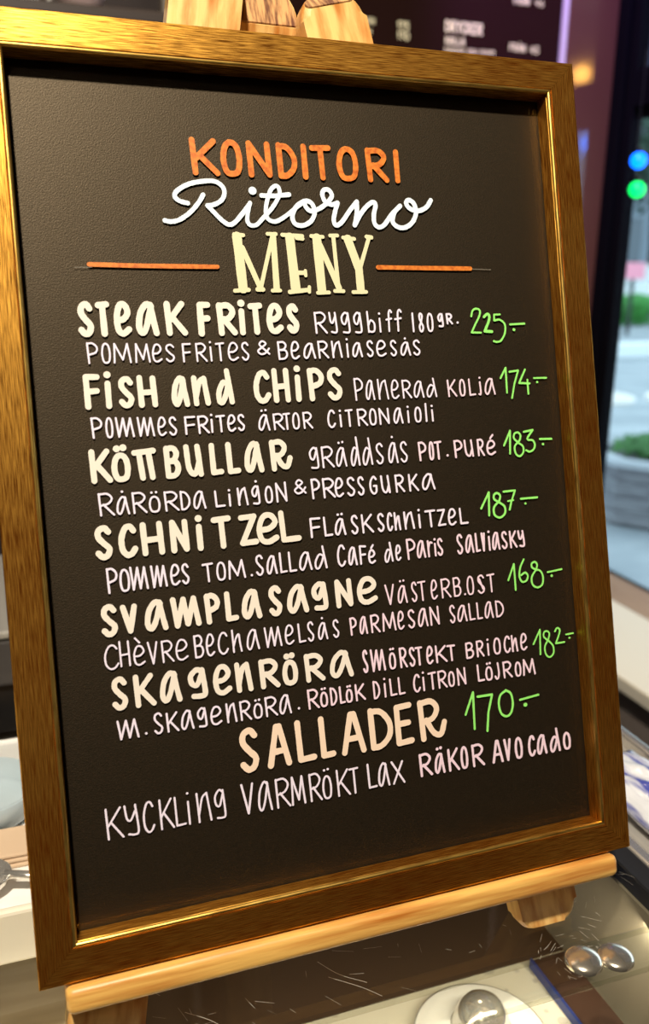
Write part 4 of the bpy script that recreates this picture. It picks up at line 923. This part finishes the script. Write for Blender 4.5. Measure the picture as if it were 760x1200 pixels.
# parked car across the street
cx, cy = (16.044, 18.864)
car = empty('parked_car', 'pale parked car across the street under the trees', 'car', (cx, cy, ZF))
bm = bmesh.new()
prof = [(-2.0, 0.30), (-2.05, 0.62), (-1.75, 0.82), (-1.05, 0.90), (-0.45, 1.36), (0.75, 1.40), (1.45, 0.98), (1.95, 0.90), (2.05, 0.55), (2.0, 0.30)]
L_ = [bm.verts.new((cx + a, cy - 0.8, ZF + b)) for a, b in prof]
R_ = [bm.verts.new((cx + a, cy + 0.8, ZF + b)) for a, b in prof]
bm.faces.new(L_); bm.faces.new(R_[::-1])
for i in range(len(prof)):
    j = (i + 1) % len(prof)
    bm.faces.new((L_[i], R_[i], R_[j], L_[j]))
bmesh.ops.bevel(bm, geom=bm.edges[:], offset=0.05, segments=2, affect='EDGES')
link('car_body', bm, mat('pale_car_paint', (0.75, 0.80, 0.80), 0.25, coat=0.5), car)
bm = bmesh.new()
v = [bm.verts.new((cx + a, cy - 0.806, ZF + b)) for a, b in ((-0.85, 0.94), (-0.36, 1.28), (0.68, 1.31), (1.22, 0.98))]
v2 = [bm.verts.new((q.co.x, q.co.y + 0.01, q.co.z)) for q in v]
bm.faces.new(v); bm.faces.new(v2[::-1])
for i in range(4): bm.faces.new((v[i], v2[i], v2[(i + 1) % 4], v[(i + 1) % 4]))
link('side_window', bm, M['black_wood'], car)
for a in (-1.25, 1.25):
    bm = LATHE([(0, -0.1), (0.30, -0.1), (0.31, -0.05), (0.31, 0.05), (0.30, 0.1), (0, 0.1)], (0, 0, 0), 24)
    link('wheel', bm, M['black'], car, loc=(cx + a, cy - 0.72, ZF + 0.30), rot=(math.pi / 2, 0, 0))
# building across the street
bd_ = empty('building', 'blue grey building across the street behind the trees', 'building', (14, 27, ZF))
link('facade', BOX((0, 27, ZF - 0.01), (30, 29, ZF + 9)), mat('blue_grey_facade', (0.22, 0.27, 0.32), 0.8), bd_)
for i in range(9):
    for k in range(3):
        link('window', BOX((1.5 + i * 3.1, 26.96, ZF + 1.1 + k * 2.7), (3.1 + i * 3.1, 27.02, ZF + 2.9 + k * 2.7)), mat('dark_window', (0.10, 0.13, 0.16), 0.1) if (i, k) == (0, 0) else bpy.data.materials['dark_window'], bd_)
# awning over the window
aw = empty('awning', 'dark navy awning outside above the window', 'awning', (XW + 0.6, 1.5, 1.2))
bm = bmesh.new()
prism(bm, [(0, 0), (1, 0), (1, 1), (0, 1)], 0, 1)
for v in bm.verts:
    u, t, h = v.co
    v.co = Vector((XW + 0.12 + 1.35 * u, -1.5 + 7.0 * t, 1.48 - 0.66 * u + 0.015 * h))
link('awning_cloth', bm, mat('navy_cloth', (0.018, 0.026, 0.07), 0.9), aw)
link('valance', BOX((XW + 1.471, -1.5, 0.74), (XW + 1.482, 5.5, 0.82)), bpy.data.materials['navy_cloth'], aw)
# added unseen globes beside the window, placed for their glints in the lacquered column
for nm, col, pos, stg in [('orange', (1.0, 0.45, 0.08), (2.243, -0.488, 0.854), 40.0), ('blue', (0.05, 0.2, 1.0), (2.204, -0.323, 0.566), 30.0), ('purple', (0.45, 0.15, 1.0), (2.97, -1.314, 1.271), 40.0)]:
    x, y, z = pos
    t = empty('reflection_globe', 'glowing ' + nm + ' globe added outside the window for its reflection', 'lantern', (x, y, ZF), 'added globes outside')
    link('globe', LATHE([(0.035 * math.sin(math.pi * k / 12), -0.035 * math.cos(math.pi * k / 12)) for k in range(13)], (x, y, z), 24), mat(nm + '_glint_globe', col, 0.3, emit=(col, stg)), t, smooth=True)
    bm = bmesh.new()
    tube(bm, [(x, y, ZF - 0.01), (x, y, z - 0.034)], 0.015, 8)
    link('post', bm, M['black'], t)
